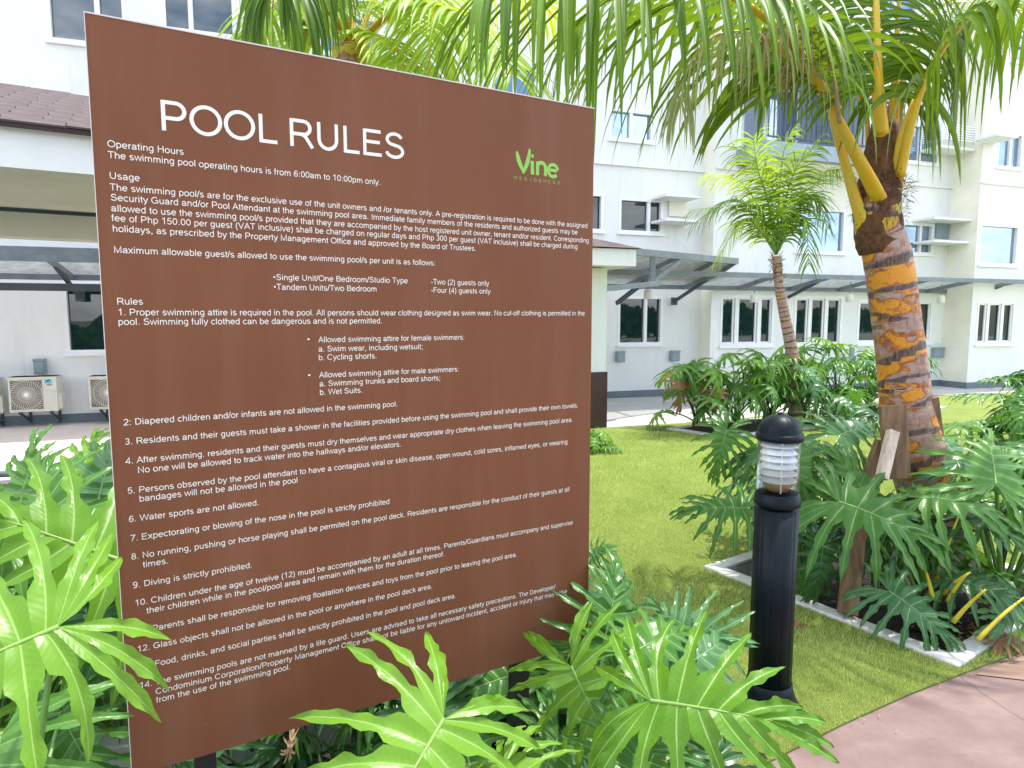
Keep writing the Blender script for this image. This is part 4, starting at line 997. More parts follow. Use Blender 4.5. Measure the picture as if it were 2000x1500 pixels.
def put_stalk(root, a, b, r0, r1, mk, sag=.25, name='stalk', bend=None):
    a = Vector(a); b = Vector(b); mid = (a+b)/2+Vector((0, 0, (b-a).length*sag))
    if bend: mid += Vector(bend)
    pts = [(a*(1-t)**2+mid*2*t*(1-t)+b*t*t)-root.location for t in (i/9 for i in range(10))]
    mb = MB(); mb.tube(pts, [r0+(r1-r0)*i/9 for i in range(10)], 7); return link(name, mesh_of(name, mb.V, mb.F, True), M[mk], root)
def plant(root_p, label, heroes=(), n=0, reach=(.3, .6), high=(.4, .8), size=(.3, .45), mats=('leaf_mid',), meshes=LO, seed=1, arc_=(0, 360), sr=.008, group=None, down=(-.9, .1), stalks='stalk', trunk=True, tilt=.6):
    root = empty('philodendron', root_p, label=label, cat='philodendron', group=group); q = random.Random(seed); rp_ = Vector(root_p)
    if trunk:
        mb = MB(); pts = [Vector((q.uniform(-.03, .03), q.uniform(-.03, .03), z)) for z in (-.02, .08, .18, .28)]; mb.tube(pts, [sr*5, sr*4.4, sr*3.6, sr*1.8], 9); link('stem', mesh_of('stem', mb.V, mb.F, True), M['root_dark'], root)
    for h_ in heroes:
        (bx, by, bY), (tx, ty, tY), mk = h_[:3]; kw = h_[3] if len(h_) > 3 else {}
        B = at(bx, by, bY); T = at(tx, ty, tY); hint = kw.get('n', (0, -.9, .7)); me = meshes[kw['v']] if 'v' in kw else q.choice(meshes)
        put_leaf(root, B, T, hint, me, mk, kw.get('size'), kw.get('wide', 1.0))
        if kw.get('stalk', True):
            st = kw.get('from', rp_+Vector((q.uniform(-.05, .05), q.uniform(-.05, .05), .1))); y = (T-B).normalized()
            put_stalk(root, st, B-Vector((0, 0, .002)), sr*1.3, sr*.75, kw.get('sm', stalks), kw.get('sag', .12))
    for i in range(n):
        a = R(arc_[0]+(arc_[1]-arc_[0])*(i+q.uniform(.1, .9))/n); rr_ = q.uniform(*reach); hz = q.uniform(*high)
        f = (hz-high[0])/max(.01, high[1]-high[0]); rr_ = rr_*(1.05-.5*f)
        B = rp_+Vector((math.cos(a)*rr_, math.sin(a)*rr_, hz)); S = q.uniform(*size); a2 = a+q.uniform(-.5, .5)
        dz = q.uniform(*down); T = B+Vector((math.cos(a2), math.sin(a2), dz)).normalized()*S
        hint = Vector((math.cos(a)*tilt*q.uniform(.4, 1.4), math.sin(a)*tilt*q.uniform(.4, 1.4), 1))+Vector((q.uniform(-.3, .3), q.uniform(-.3, .3), 0))
        put_leaf(root, B, T, hint, q.choice(meshes), q.choice(mats))
        put_stalk(root, rp_+Vector((q.uniform(-.04, .04), q.uniform(-.04, .04), .12)), B, sr*1.2, sr*.7, stalks, .18)
    return root

# --- foreground plants at the sign
plant((-.02, 1.50, -.10), 'bright philodendron whose big leaf covers the lower middle of the brown board',
      [((866, 1405, 1.46), (775, 1560, 1.30), 'leaf_bright', dict(n=(-.05, -1, .32), v=3, size=.44)),
       ((985, 1500, 1.50), (1080, 1600, 1.35), 'leaf_bright', dict(n=(.1, -.8, .9), v=0, size=.26)),
       ((560, 1560, 1.40), (470, 1640, 1.25), 'leaf_dark', dict(n=(0, -.7, .9), size=.3))], meshes=HI, seed=4, sr=.006)
plant((.42, 1.78, -.02), 'bright philodendron with the widest leaf, fanned out left of the bollard foot',
      [((1272, 1368, 1.55), (1560, 1408, 1.42), 'leaf_bright', dict(n=(.05, -.85, .8), v=0, size=.40, wide=1.0)),
       ((1235, 1275, 1.82), (1345, 1215, 1.95), 'leaf_mid', dict(n=(-.1, -.8, .9), v=2, size=.34)),
       ((1330, 1310, 1.95), (1420, 1240, 2.1), 'leaf_blue', dict(n=(.2, -.6, .9), v=1, size=.36)),
       ((1370, 1245, 2.15), (1290, 1190, 2.3), 'leaf_blue', dict(n=(0, -.9, .5), v=3, size=.30)),
       ((1250, 1470, 1.60), (1200, 1600, 1.5), 'leaf_mid', dict(n=(0, -.9, .7), v=1, size=.30)),
       ((1400, 1480, 1.75), (1450, 1600, 1.65), 'leaf_dark', dict(n=(0, -.8, .9), v=2, size=.26))], meshes=HI, seed=5, sr=.006)
plant((.20, 1.98, -.08), 'upright philodendron in front of the lower right corner of the sign',
      [((1116, 1302, 1.80), (1195, 1470, 1.68), 'leaf_bright', dict(n=(-.45, -1, .35), v=3, size=.33)),
       ((1180, 1250, 2.0), (1215, 1120, 2.1), 'leaf_mid', dict(n=(.5, -.8, .5), v=1, size=.30)),
       ((1190, 1190, 2.35), (1230, 1120, 2.5), 'leaf_blue', dict(n=(.5, -.6, .7), v=2, size=.3)),
       ((1090, 1440, 1.9), (1040, 1560, 1.8), 'leaf_mid', dict(n=(0, -.8, .9), v=1, size=.28))], meshes=HI, seed=6, sr=.006)
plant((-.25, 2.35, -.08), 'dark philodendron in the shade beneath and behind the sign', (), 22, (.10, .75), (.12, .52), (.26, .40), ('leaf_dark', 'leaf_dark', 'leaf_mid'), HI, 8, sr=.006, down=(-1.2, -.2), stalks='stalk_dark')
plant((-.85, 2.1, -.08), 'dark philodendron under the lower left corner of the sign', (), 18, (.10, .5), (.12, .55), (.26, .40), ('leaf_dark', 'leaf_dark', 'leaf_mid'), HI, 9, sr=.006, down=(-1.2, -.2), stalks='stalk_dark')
plant((.15, 2.55, -.06), 'philodendron behind the right post of the sign', [((1152, 1088, 2.6), (1180, 1072, 2.6), 'leaf_mid', dict(size=.12))], 14, (.08, .42), (.2, .55), (.26, .36), ('leaf_mid', 'leaf_blue', 'leaf_dark'), HI, 10, sr=.006, down=(-1.0, .2))
# --- left of the sign
plant((-1.10, 1.30, -.05), 'pale green philodendron with a leaf hanging over the left sign edge',
      [((112, 1224, 1.18), (-130, 1325, 1.06), 'leaf_bright', dict(n=(-.02, -1, .55), v=0, size=.37, wide=1.04)),
       ((0, 1440, 1.30), (-40, 1600, 1.2), 'leaf_mid', dict(n=(0, -1, .5), v=1, size=.34)),
       ((120, 1390, 1.85), (185, 1540, 1.75), 'leaf_mid', dict(n=(.2, -1, .4), v=2, size=.34))], meshes=HI, seed=14, sr=.007)
plant((-1.75, 2.0, -.05), 'large philodendron left of the sign with a broad ribbed leaf',
      [((245, 1098, 1.95), (-60, 985, 1.85), 'leaf_bright', dict(n=(.1, -.75, .85), v=3, size=.58, wide=1.0)),
       ((120, 1050, 2.2), (60, 880, 2.35), 'leaf_mid', dict(n=(0, -.9, .5), v=1, size=.42)),
       ((20, 1080, 2.0), (-120, 1060, 1.9), 'leaf_mid', dict(n=(0, -.6, .9), v=0, size=.40)),
       ((190, 985, 2.5), (215, 880, 2.6), 'leaf_blue', dict(n=(.2, -.9, .4), v=2, size=.38)),
       ((170, 1200, 1.9), (230, 1330, 1.85), 'leaf_dark', dict(n=(0, -1, .3), v=2, size=.4))],
      16, (.2, .7), (.25, .80), (.34, .5), ('leaf_mid', 'leaf_mid', 'leaf_dark', 'leaf_bright'), HI, 15, sr=.009)
plant((-2.05, 2.9, 0), 'tall philodendron at the left edge with upright lobes against the deck',
      [((40, 985, 2.9), (60, 880, 3.0), 'leaf_mid', dict(n=(0, -1, .2), v=3, size=.38)), ((150, 960, 2.7), (170, 880, 2.8), 'leaf_bright', dict(n=(.1, -1, .3), v=1, size=.34))],
      16, (.2, .6), (.35, .92), (.34, .5), ('leaf_mid', 'leaf_blue', 'leaf_bright'), HI, 16, sr=.009)
plant((-1.25, 2.7, 0), 'philodendron behind the left edge of the sign', (), 14, (.15, .45), (.3, .85), (.32, .45), ('leaf_mid', 'leaf_dark', 'leaf_blue'), HI, 17, sr=.009)

# --- bed of the large palm
Z0 = -.15
plant((2.48, 3.80, Z0), 'broad leafed philodendron right of the bollard, its largest leaf spread over the kerb',
      [((1640, 980, 3.55), (1795, 1035, 3.35), 'leaf_mid', dict(n=(-.1, -.72, .9), v=0, size=.58, wide=1.1)),
       ((1738, 1155, 3.35), (1870, 1245, 3.12), 'leaf_blue', dict(n=(-.1, -.85, .75), v=1, size=.40)),
       ((1607, 1066, 3.7), (1600, 1170, 3.6), 'leaf_dark', dict(n=(0, -1, .2), v=2, size=.34)),
       ((1800, 972, 3.6), (1955, 978, 3.4), 'leaf_mid', dict(n=(0, -.45, 1), v=4, size=.50)),
       ((1700, 985, 3.9), (1640, 870, 4.0), 'leaf_mid', dict(n=(0, -.8, .6), v=2, size=.46)),
       ((1850, 1130, 3.4), (1960, 1150, 3.2), 'leaf_dark', dict(n=(0, -.6, .9), v=1, size=.36))],
      7, (.15, .4), (.35, .75), (.32, .44), ('leaf_mid', 'leaf_dark', 'leaf_blue'), HI, 31, sr=.011, stalks='stalk')
plant((1.92, 4.22, Z0), 'philodendron behind the bollard at the left corner of the palm bed',
      [((1455, 992, 3.9), (1285, 985, 3.9), 'leaf_mid', dict(n=(0, -.5, .8), v=0, size=.42, sm='stalk_dark')),
       ((1420, 840, 4.3), (1400, 900, 4.2), 'leaf_mid', dict(n=(-.3, -.8, .5), v=2, size=.34)),
       ((1600, 870, 4.2), (1480, 850, 4.2), 'leaf_dark', dict(n=(0, -.3, 1), v=4, size=.55)),
       ((1640, 850, 4.4), (1690, 830, 4.5), 'leaf_blue', dict(n=(-.1, -.8, .7), v=1, size=.46)),
       ((1560, 1120, 3.9), (1590, 1190, 3.8), 'leaf_mid', dict(n=(0, -.9, .6), v=1, size=.36)),
       ((1555, 930, 3.8), (1560, 860, 3.9), 'leaf_mid', dict(n=(0, -.9, .4), v=3, size=.38))],
      7, (.12, .34), (.35, .8), (.30, .42), ('leaf_mid', 'leaf_blue', 'leaf_dark'), HI, 32, sr=.010)
plant((2.95, 3.85, Z0), 'tall philodendron on long stalks at the right side of the palm bed',
      [((1945, 945, 3.6), (1935, 850, 3.9), 'leaf_mid', dict(n=(0, -.9, .55), v=3, size=.60, from_=None)),
       ((1985, 985, 3.9), (2080, 960, 3.8), 'leaf_dark', dict(n=(0, -.2, 1), v=2, size=.5, sm='stalk_dark')),
       ((1870, 905, 4.1), (1840, 840, 4.3), 'leaf_blue', dict(n=(.1, -.7, .7), v=1, size=.44)),
       ((1985, 1180, 3.3), (1940, 1240, 3.1), 'leaf_blue', dict(n=(0, -.9, .6), v=0, size=.30))],
      9, (.25, .6), (.3, .85), (.36, .52), ('leaf_mid', 'leaf_blue', 'leaf_bright'), HI, 33, sr=.013, arc_=(-60, 150))
plant((2.92, 3.55, Z0), 'small low philodendron at the right front of the palm bed', (), 7, (.06, .2), (.10, .28), (.16, .24), ('leaf_blue', 'leaf_dark', 'leaf_mid'), HI, 34, sr=.006)
plant((1.95, 4.55, Z0), 'philodendron at the back of the palm bed left of the trunk', (), 13, (.15, .5), (.35, .95), (.34, .46), ('leaf_blue', 'leaf_mid', 'leaf_dark'), HI, 35, sr=.010)
# bed at the right edge and along the lawn
plant((4.95, 6.2, 0), 'philodendron beyond the palm trunk at the right edge of the lawn', (), 20, (.2, .75), (.3, 1.0), (.4, .55), ('leaf_mid', 'leaf_blue', 'leaf_mid'), HI, 41, sr=.011)
plant((5.9, 6.6, 0), 'philodendron at the far right corner of the right bed', (), 18, (.2, .8), (.3, 1.15), (.4, .55), ('leaf_mid', 'leaf_blue', 'leaf_dark'), HI, 42, sr=.011)
plant((6.9, 8.6, 0), 'sparse philodendron standing on the lawn edge at the far right', (), 14, (.2, .7), (.4, 1.1), (.4, .5), ('leaf_mid', 'leaf_dark'), HI, 43, sr=.011)
plant((4.3, 5.5, 0), 'low philodendron touching the kerb right of the big trunk', (), 12, (.2, .5), (.2, .65), (.34, .46), ('leaf_blue', 'leaf_mid'), HI, 44, sr=.010)
# far bed with the small palm
far = [((2.75, 9.75), 'philodendron at the left end of the far bed with drooping side leaves', ('leaf_mid', 'leaf_bright'), 17, (.25, 1.05), 51),
       ((3.35, 9.80), 'bright philodendron in the far bed next to the left end', ('leaf_mid', 'leaf_mid', 'leaf_bright'), 18, (.3, 1.25), 52),
       ((3.95, 10.1), 'philodendron in the far bed just left of the small palm trunk', ('leaf_mid', 'leaf_blue', 'leaf_bright'), 18, (.3, 1.2), 53),
       ((4.55, 10.3), 'full philodendron around the foot of the small palm', ('leaf_blue', 'leaf_bright'), 18, (.35, 1.35), 54),
       ((5.55, 11.2), 'philodendron right of the small palm in the far bed', ('leaf_mid', 'leaf_blue', 'leaf_bright'), 18, (.3, 1.1), 55),
       ((6.35, 11.7), 'philodendron in the middle of the right far bed', ('leaf_blue', 'leaf_bright'), 17, (.3, 1.1), 56),
       ((7.1, 12.2), 'philodendron at the right end of the far bed behind the big trunk', ('leaf_mid', 'leaf_blue'), 16, (.3, 1.05), 57),
       ((4.9, 9.9), 'low philodendron at the front of the far bed behind the bollard', ('leaf_dark', 'leaf_mid'), 10, (.2, .6), 58)]
for (xy, lab, ms_, n_, hi_, sd) in far:
    r_ = plant((*xy, .02), lab, (), n_, (.2, .7), hi_, (.34, .48), ms_, LO, sd, sr=.010, group='philodendrons in the far bed', stalks='stalk_dark' if sd % 2 else 'stalk')
    if sd == 51:
        for B, T in (((1325, 745, 9.6), (1335, 800, 9.4)), ((1342, 738, 9.7), (1322, 800, 9.5)), ((1362, 745, 9.7), (1385, 770, 9.5))):
            put_leaf(r_, at(*B), at(*T), (0, -1, .3), LO[2], 'leaf_dead', .42)
    if sd == 52:
        put_leaf(r_, at(1405, 765, 9.4), at(1400, 795, 9.3), (0, -1, .4), LO[1], 'leaf_dead', .32)
plant((1.00, 8.2, .0), 'small plant by the brown column base right of the sign', (), 12, (.05, .25), (.08, .35), (.16, .28), ('leaf_mid', 'leaf_bright'), LO, 60, sr=.005)
def litter(name, pts, n, sz, mk, lab, seed, z=.012):
    q = random.Random(seed); V = []; F = []
    for i in range(n):
        k = q.randrange(len(pts)-1); f = q.random(); p = Vector((*pts[k], z)).lerp(Vector((*pts[k+1], z)), f)+Vector((q.gauss(0, .05), q.gauss(0, .05), q.uniform(0, .008)))
        a = q.uniform(0, 6.28); s = sz*q.uniform(.4, 1.4); d = Vector((math.cos(a), math.sin(a), q.uniform(-.2, .3)))*s; e = Vector((-math.sin(a), math.cos(a), q.uniform(-.2, .2)))*s*q.uniform(.2, .5); b = len(V)
        V += [p-d, p-e, p+d, p+e+Vector((0, 0, s*.2))]; F.append((b, b+1, b+2, b+3))
    tag(link(name, mesh_of(name, V, F), M[mk]), lab, 'leaf litter', None, 'stuff')
litter('leaf_litter', path_pts[:7], 160, .006, 'dry', 'brown crumbs of dead leaf along the lawn edge at the path', 5)
litter('leaf_litter', [tuple((A+uB*.2+vB*.3)[:2]), tuple((A+uB*1.35+vB*.35)[:2]), tuple((A+uB*1.3+vB*1.5)[:2])], 500, .022, 'dry', 'brown dead leaves on the dark soil of the palm bed', 6, Z0)
# yellow old stalks standing in the palm bed
stub = empty('philodendron', (2.75, 3.62, Z0), label='cluster of bare yellow leaf stalks standing in the palm bed', cat='philodendron')
for a, b in (((1842, 1160, 3.4), (1895, 1118, 3.3)), ((1850, 1175, 3.35), (1890, 1120, 3.25)), ((1862, 1215, 3.2), (1925, 1152, 3.1)), ((1822, 1170, 3.35), (1806, 1110, 3.3)), ((1910, 1250, 3.1), (2020, 1155, 3.2)), ((1830, 1130, 3.5), (1880, 990, 3.5))):
    put_stalk(stub, at(*a), at(*b), .012, .005, 'stalk_yellow', .10)
# dry leaves
def dry_leaf(p, lab, size=.16, rz=0.0, mk='leaf_dead', rx=.2):
    o = link('fallen_leaf', leaf_variant(LO[2], mk)); o.location = p; o.scale = (size,)*3; o.rotation_euler = (rx, .25, rz); tag(o, lab, 'leaf')
dry_leaf(gr(1952, 1250, .06), 'dry orange leaf lying on the kerb at the right edge', .22, -1.3)
dry_leaf(at(565, 1465, 1.75), 'yellowed dry leaf caught under the bottom edge of the sign', .09, .3, 'leaf_dead', 1.3); [o for o in bpy.data.objects if o.name.startswith('fallen_leaf')][-1].scale = (.035, .09, .09)
dry_leaf(gr(1560, 1215, .03), 'small brown leaf lying beside the kerb behind the bollard', .12, .6)

# ================================================================== COCONUT PALMS
def leaflet_geom(p, d, nrm, L, w, droop, q, seg=6, twist=0.0):
    """folded strip that bends down under its own weight; returns vertices and uv"""
    V = []; U = []; pos = Vector(p); d = Vector(d).normalized(); n = Vector(nrm)
    for i in range(seg+1):
        f = i/seg; side = d.cross(n).normalized()
        ww = w*(.55+.45*min(1, f*5))*(1-f**2.6)+.0006
        V += [pos-side*ww+n*ww*.35, pos, pos+side*ww+n*ww*.35]; U += [(0, f), (.5, f), (1, f)]
        d = (d+Vector((0, 0, -droop*(.5+f)/seg*1.8))).normalized(); n = (n-d*n.dot(d)).normalized(); pos = pos+d*(L/seg)
    return V, U
def strip_faces(b, seg=6):
    return [(b+3*i+j, b+3*i+j+1, b+3*i+j+4, b+3*i+j+3) for i in range(seg) for j in (0, 1)]
def smooth_path(pts, n):
    P = [Vector(p) for p in pts]; P = [P[0]*2-P[1]]+P+[P[-1]*2-P[-2]]; out = []; m_ = len(P)-3
    for i in range(n+1):
        t = i/n*m_; k = min(int(t), m_-1); f = t-k; a, b, c, d = P[k:k+4]
        out.append(.5*((2*b)+(c-a)*f+(2*a-5*b+4*c-d)*f*f+(3*b-3*c+d-a)*f**3))
    return out
def frond(root, pts, npair, Lmax, w, droop, mk, seed, start=.18, single=0, r0=.035, r1=.004, lift=.25, fwd=.55, stiff=None, name='frond', budget=None, pm='petiole', sides=(-1, 1), endL=.35, seg=6, side_hint=None):
    q = random.Random(seed); path = smooth_path(pts, 40); n = len(path)-1
    fr = MB(root.location); fr.tube(path, [r0*(1-(i/n))**1.3+r1 for i in range(n+1)], 9, .7)
    fo = link(name, mesh_of(name, fr.V, fr.F, True), M[pm], root)
    V = []; U = []; F = []; singles = []
    for i in range(npair):
        f = start+(1-start)*(i+q.uniform(-.3, .3))/npair; f = min(max(f, 0), .999); k = int(f*n); p = path[k].lerp(path[k+1], f*n-k); t = (path[k+1]-path[k]).normalized()
        g = (f-start)/(1-start)
        up = Vector((0, 0, 1)); s0 = t.cross(up)
        s0 = s0.normalized() if s0.length > .15 and side_hint is None else Vector(side_hint or (1, 0, 0))
        if side_hint is not None: s0 = (s0-t*s0.dot(t)).normalized()
        nn = s0.cross(t).normalized()
        L = Lmax*(endL+(1-endL)*math.sin(math.pi*min(1, .18+g*.62)) if g < .6 else 1-(1-endL)*((g-.6)/.4)**1.6)
        for sd in sides:
            a = fwd+.5*g+q.uniform(-.12, .12)
            d = (s0*sd*math.cos(a)+t*math.sin(a)+nn*(lift+q.uniform(-.15, .15))).normalized()
            Lq = L*q.uniform(.86, 1.08)
            v, u = leaflet_geom(p, d, nn, Lq, w*q.uniform(.75, 1.15)*(1-.35*g), droop*q.uniform(.7, 1.35), q, seg)
            if single and len(singles) < single: singles.append((v, u))
            else:
                b = len(V); V += [x-root.location for x in v]; U += u; F += strip_faces(b, seg)
    if V:
        o = link('leaflets', mesh_of('leaflets', V, F, True, U), M[mk], fo); o['kind'] = 'stuff'
    for v, u in singles:
        link('leaflet', mesh_of('leaflet', [x-root.location for x in v], strip_faces(0, seg), True, u), M[mk], fo)
    return fo
def trunk(root, pts, rad, rings, mk, tilt=.02, seed=1, seg=44, bulge=.035, name='trunk'):
    q = random.Random(seed); N_ = rings*9; path = smooth_path(pts, N_); rp_ = rad; V = []; F = []; ring = []; high = []
    edges = [0]
    for i in range(rings): edges.append(edges[-1]+q.uniform(.65, 1.35))
    T = edges[-1]; offs = [q.uniform(0, 6.28) for _ in range(rings+2)]; til = [tilt*q.uniform(.4, 1.6) for _ in range(rings+2)]
    for i, p in enumerate(path):
        f = i/N_; t = (path[min(i+1, N_)]-path[max(i-1, 0)]).normalized(); a = Vector((1, 0, 0)); a = (a-t*a.dot(t)).normalized(); b = t.cross(a)
        r = np.interp(f, [x[0] for x in rad], [x[1] for x in rad])
        for k in range(seg):
            th = 2*math.pi*k/seg; x = f*T
            kk = max(j for j in range(rings+1) if edges[j] <= x+1e-9); kk = min(kk, rings-1)
            x2 = x+til[kk]*10*math.cos(th+offs[kk])*min(1, f*4)*.3; kk = min(max([j for j in range(rings+1) if edges[j] <= x2+1e-9] or [0]), rings-1)
            ph = (x2-edges[kk])/(edges[kk+1]-edges[kk]); ph = min(max(ph, 0), 1)
            rr_ = r*(1+bulge*(.5-ph)+(-bulge*.9 if ph < .12 else 0)+.012*math.sin(3*th+kk)+.008*noise.noise(Vector((th*2, f*30, seed))))
            V.append(p+a*math.cos(th)*rr_+b*math.sin(th)*rr_-root.location); ring.append(ph); high.append(f)
    for i in range(N_):
        for k in range(seg): F.append((i*seg+k, i*seg+(k+1) % seg, (i+1)*seg+(k+1) % seg, (i+1)*seg+k))
    return link(name, mesh_of(name, V, F, True, None, {'ring': ring, 'high': high}), M[mk], root)
def fibres(root, c0, c1, r, n, L, seed, mk='fibre', name='husk_fibre', out=.6, wid=.004):
    q = random.Random(seed); V = []; F = []
    for i in range(n):
        f = q.random(); th = q.uniform(0, 6.28); p = c0.lerp(c1, f)+Vector((math.cos(th)*r, math.sin(th)*r, 0))*q.uniform(.85, 1.1)
        d = Vector((math.cos(th+q.uniform(-.9, .9))*out, math.sin(th+q.uniform(-.9, .9))*out, q.uniform(-1, 1.2))).normalized(); l = L*q.uniform(.4, 1.2); s = d.cross(Vector((math.cos(th), math.sin(th), 0))).normalized()*wid*q.uniform(.5, 1.5)
        m_ = p+d*l*.5+Vector((q.uniform(-.01, .01), q.uniform(-.01, .01), 0)); e = p+d*l+Vector((0, 0, -l*.25)); b = len(V)
        V += [x-root.location for x in (p-s, p+s, m_-s*.8, m_+s*.8, e)]; F += [(b, b+1, b+3, b+2), (b+2, b+3, b+4)]
    o = link(name, mesh_of(name, V, F), M[mk], root); o['kind'] = 'stuff'; return o

# ---- the large palm
TY = 4.25
tp = [at(1842, 1135, TY-.02), at(1814, 990, TY), at(1788, 880, TY), at(1771, 800, TY), at(1761, 700, TY), at(1747, 600, TY), at(1732, 500, TY), at(1715, 440, TY), at(1716, 375, TY)]
palm = empty('coconut_palm', tp[0], label='large coconut palm with a ringed orange and brown trunk in the white kerbed bed', cat='palm tree')
px2m = TY/FPX
trunk(palm, tp, [(0, .170), (.12, .165), (.25, .172), (.42, .150), (.55, .143), (.72, .140), (.85, .134), (.93, .134), (1, .128)], 13, 'trunk', .06, 3, 64, .018)
# brown sheath and husk at the crown
sh_pts = [at(1722, 490, TY), at(1714, 440, TY), at(1716, 380, TY), at(1722, 330, TY), at(1726, 280, TY), at(1727, 240, TY)]
mb = MB(palm.location); mb.tube(smooth_path(sh_pts, 14), [.126, .134, .139, .139, .136, .130, .124, .118, .110, .103, .097, .092, .088, .085, .082], 26); 
for i, v in enumerate(mb.V): mb.V[i] = v+Vector((noise.noise(v*14), noise.noise(v*14+Vector((5, 0, 0))), 0))*.022
link('husk', mesh_of('husk', mb.V, mb.F, True), M['fibre'], palm)
fibres(palm, at(1717, 440, TY), at(1722, 340, TY), .145, 500, .06, 4, out=.25, wid=.0025)
fibres(palm, at(1735, 385, TY), at(1738, 350, TY), .13, 160, .07, 6, out=.9, wid=.002)
# petiole bases (boots)
def boot(pts, rads, mk='petiole'):
    mb = MB(palm.location); p = smooth_path(pts, 12); mb.tube(p, list(.84*np.interp(np.linspace(0, 1, 13), np.linspace(0, 1, len(rads)), rads)), 14, .62); link('petiole_base', mesh_of('petiole_base', mb.V, mb.F, True), M[mk], palm)
boot([at(1735, 425, TY+.02), at(1715, 385, TY-.10), at(1688, 332, TY-.15), at(1652, 265, TY-.15), at(1618, 200, TY-.12)], [.07, .060, .050, .042, .032])
boot([at(1712, 500, TY+.02), at(1690, 450, TY-.03), at(1668, 380, TY-.03), at(1648, 310, TY), at(1622, 215, TY)], [.06, .058, .046, .038, .030])
boot([at(1738, 425, TY+.03), at(1749, 375, TY-.05), at(1755, 320, TY-.10), at(1764, 265, TY-.14), at(1790, 195, TY-.16)], [.06, .048, .042, .036, .030])
boot([at(1724, 300, TY), at(1719, 255, TY-.06), at(1716, 200, TY-.12), at(1712, 120, TY-.2), at(1708, 30, TY-.24)], [.05, .046, .044, .036, .028])
boot([at(1742, 255, TY), at(1744, 200, TY), at(1748, 150, TY), at(1752, 100, TY)], [.030, .034, .032, .026])
# fronds: left arching over the sign (nearest), left behind, right, upright, back
frond(palm, [at(1632, 215, TY-.1), at(1600, 165, TY-.35), at(1540, 75, 3.75), at(1450, 5, 3.5), at(1330, -50, 3.2), at(1190, -85, 2.9), at(1040, -70, 2.65), at(930, -10, 2.5)],
      50, 1.15, .026, 1.25, 'palm_green', 71, .16, 100, .032, .004, .0, .42, seg=8)
frond(palm, [at(1630, 222, TY), at(1590, 150, TY-.1), at(1520, 60, TY-.1), at(1420, -15, TY), at(1300, -40, TY), at(1180, 0, TY-.1), at(1110, 70, TY-.2)],
      36, 1.0, .021, 1.8, 'palm_green', 72, .25, 0, .03, .004, .1, .4)
frond(palm, [at(1610, 190, TY-.15), at(1560, 130, TY-.4), at(1480, 70, TY-.6), at(1400, 70, TY-.7), at(1345, 130, TY-.75), at(1330, 210, TY-.75)],
      34, .55, .010, 2.2, 'palm_pale', 73, .15, 0, .02, .004, .1, .5)
frond(palm, [at(1640, 240, TY-.2), at(1620, 120, TY-.5), at(1560, 60, TY-.6), at(1500, 60, TY-.7), at(1450, 110, TY-.7)], 26, .45, .006, 2.6, 'palm_dry', 74, .2, 0, .010, .003, .2, .5, pm='palm_dry')
frond(palm, [at(1757, 345, TY-.12), at(1775, 260, TY-.18), at(1800, 175, TY-.25), at(1845, 90, TY-.3), at(1910, 20, TY-.35), at(2000, -40, TY-.35), at(2120, -60, TY-.3), at(2240, 10, TY-.25)],
      50, 1.0, .023, 1.8, 'palm_green', 75, .26, 100, .036, .004, .15, .30, seg=7)
frond(palm, [at(1722, 262, TY-.2), at(1714, 150, TY-.28), at(1710, 0, TY-.30), at(1708, -170, TY-.25), at(1700, -330, TY)], 46, .78, .017, 1.0, 'palm_green', 76, .20, 0, .046, .006, -.1, .20, side_hint=(1, .15, 0))
frond(palm, [at(1745, 300, TY+.02), at(1748, 180, TY+.05), at(1752, 60, TY+.1), at(1770, -90, TY+.2), at(1830, -240, TY+.4)], 36, .80, .017, 1.6, 'palm_green', 77, .22, 0, .036, .005, 0, .2, side_hint=(1, .3, 0))
frond(palm, [at(1732, 290, TY+.05), at(1720, 180, TY+.1), at(1690, 90, TY+.2), at(1610, 10, TY+.3), at(1500, -50, TY+.4), at(1380, -40, TY+.5)], 36, .85, .018, 2.0, 'palm_green', 78, .28, 0, .032, .004, .1, .4)
frond(palm, [at(1695, 305, TY+.05), at(1692, 230, TY+.1), at(1665, 150, TY+.15), at(1625, 90, TY+.2), at(1560, 70, TY+.25), at(1500, 110, TY+.3)], 28, .62, .015, 2.4, 'palm_green', 79, .38, 0, .020, .004, .1, .4)
frond(palm, [at(1750, 290, TY+.1), at(1765, 150, TY+.25), at(1800, 50, TY+.5), at(1860, 0, TY+.8), at(1950, 0, TY+1.1), at(2040, 60, TY+1.3)], 34, .75, .017, 2.2, 'palm_green', 80, .30, 0, .03, .004, .1, .4)

# timber props against the trunk
def prop(a, b, w, t_, mk, lab, face=(0, -1, .05)):
    a = Vector(a); b = Vector(b); mb = MB(a); ax = b-a; up = Vector(face); up = (up-ax.normalized()*up.dot(ax.normalized())).normalized()
    mb.box((a+b)/2, (ax.length, w, t_), ax, up); o = mb.build('wooden_prop', M[mk], None, bevel=.004); return tag(o, lab, 'timber', 'timbers propping the large palm trunk')
prop(at(1752, 935, TY-.30), at(1743, 792, TY-.24), .155, .035, 'wood', 'brown weathered board strapped upright against the palm trunk')
prop(at(1722, 935, TY-.42), at(1744, 842, TY-.32), .062, .05, 'palewood', 'pale pointed timber wedge leaning on the brown board')
prop(at(1838, 900, TY-.05), at(1822, 775, TY-.10), .05, .05, 'wood', 'narrow dark stake on the right side of the palm trunk', (1, 0, 0))
prop(at(1685, 960, TY-.25), at(1722, 862, TY-.20), .07, .05, 'wood', 'short brown stake leaning in from the left at the palm foot')
prop(at(1655, 1200, 3.55), at(1675, 1010, 3.75), .085, .075, 'wood', 'dark brown philodendron stem standing at the kerb under the largest leaf')  # thick philodendron stem, shaped like the timber props

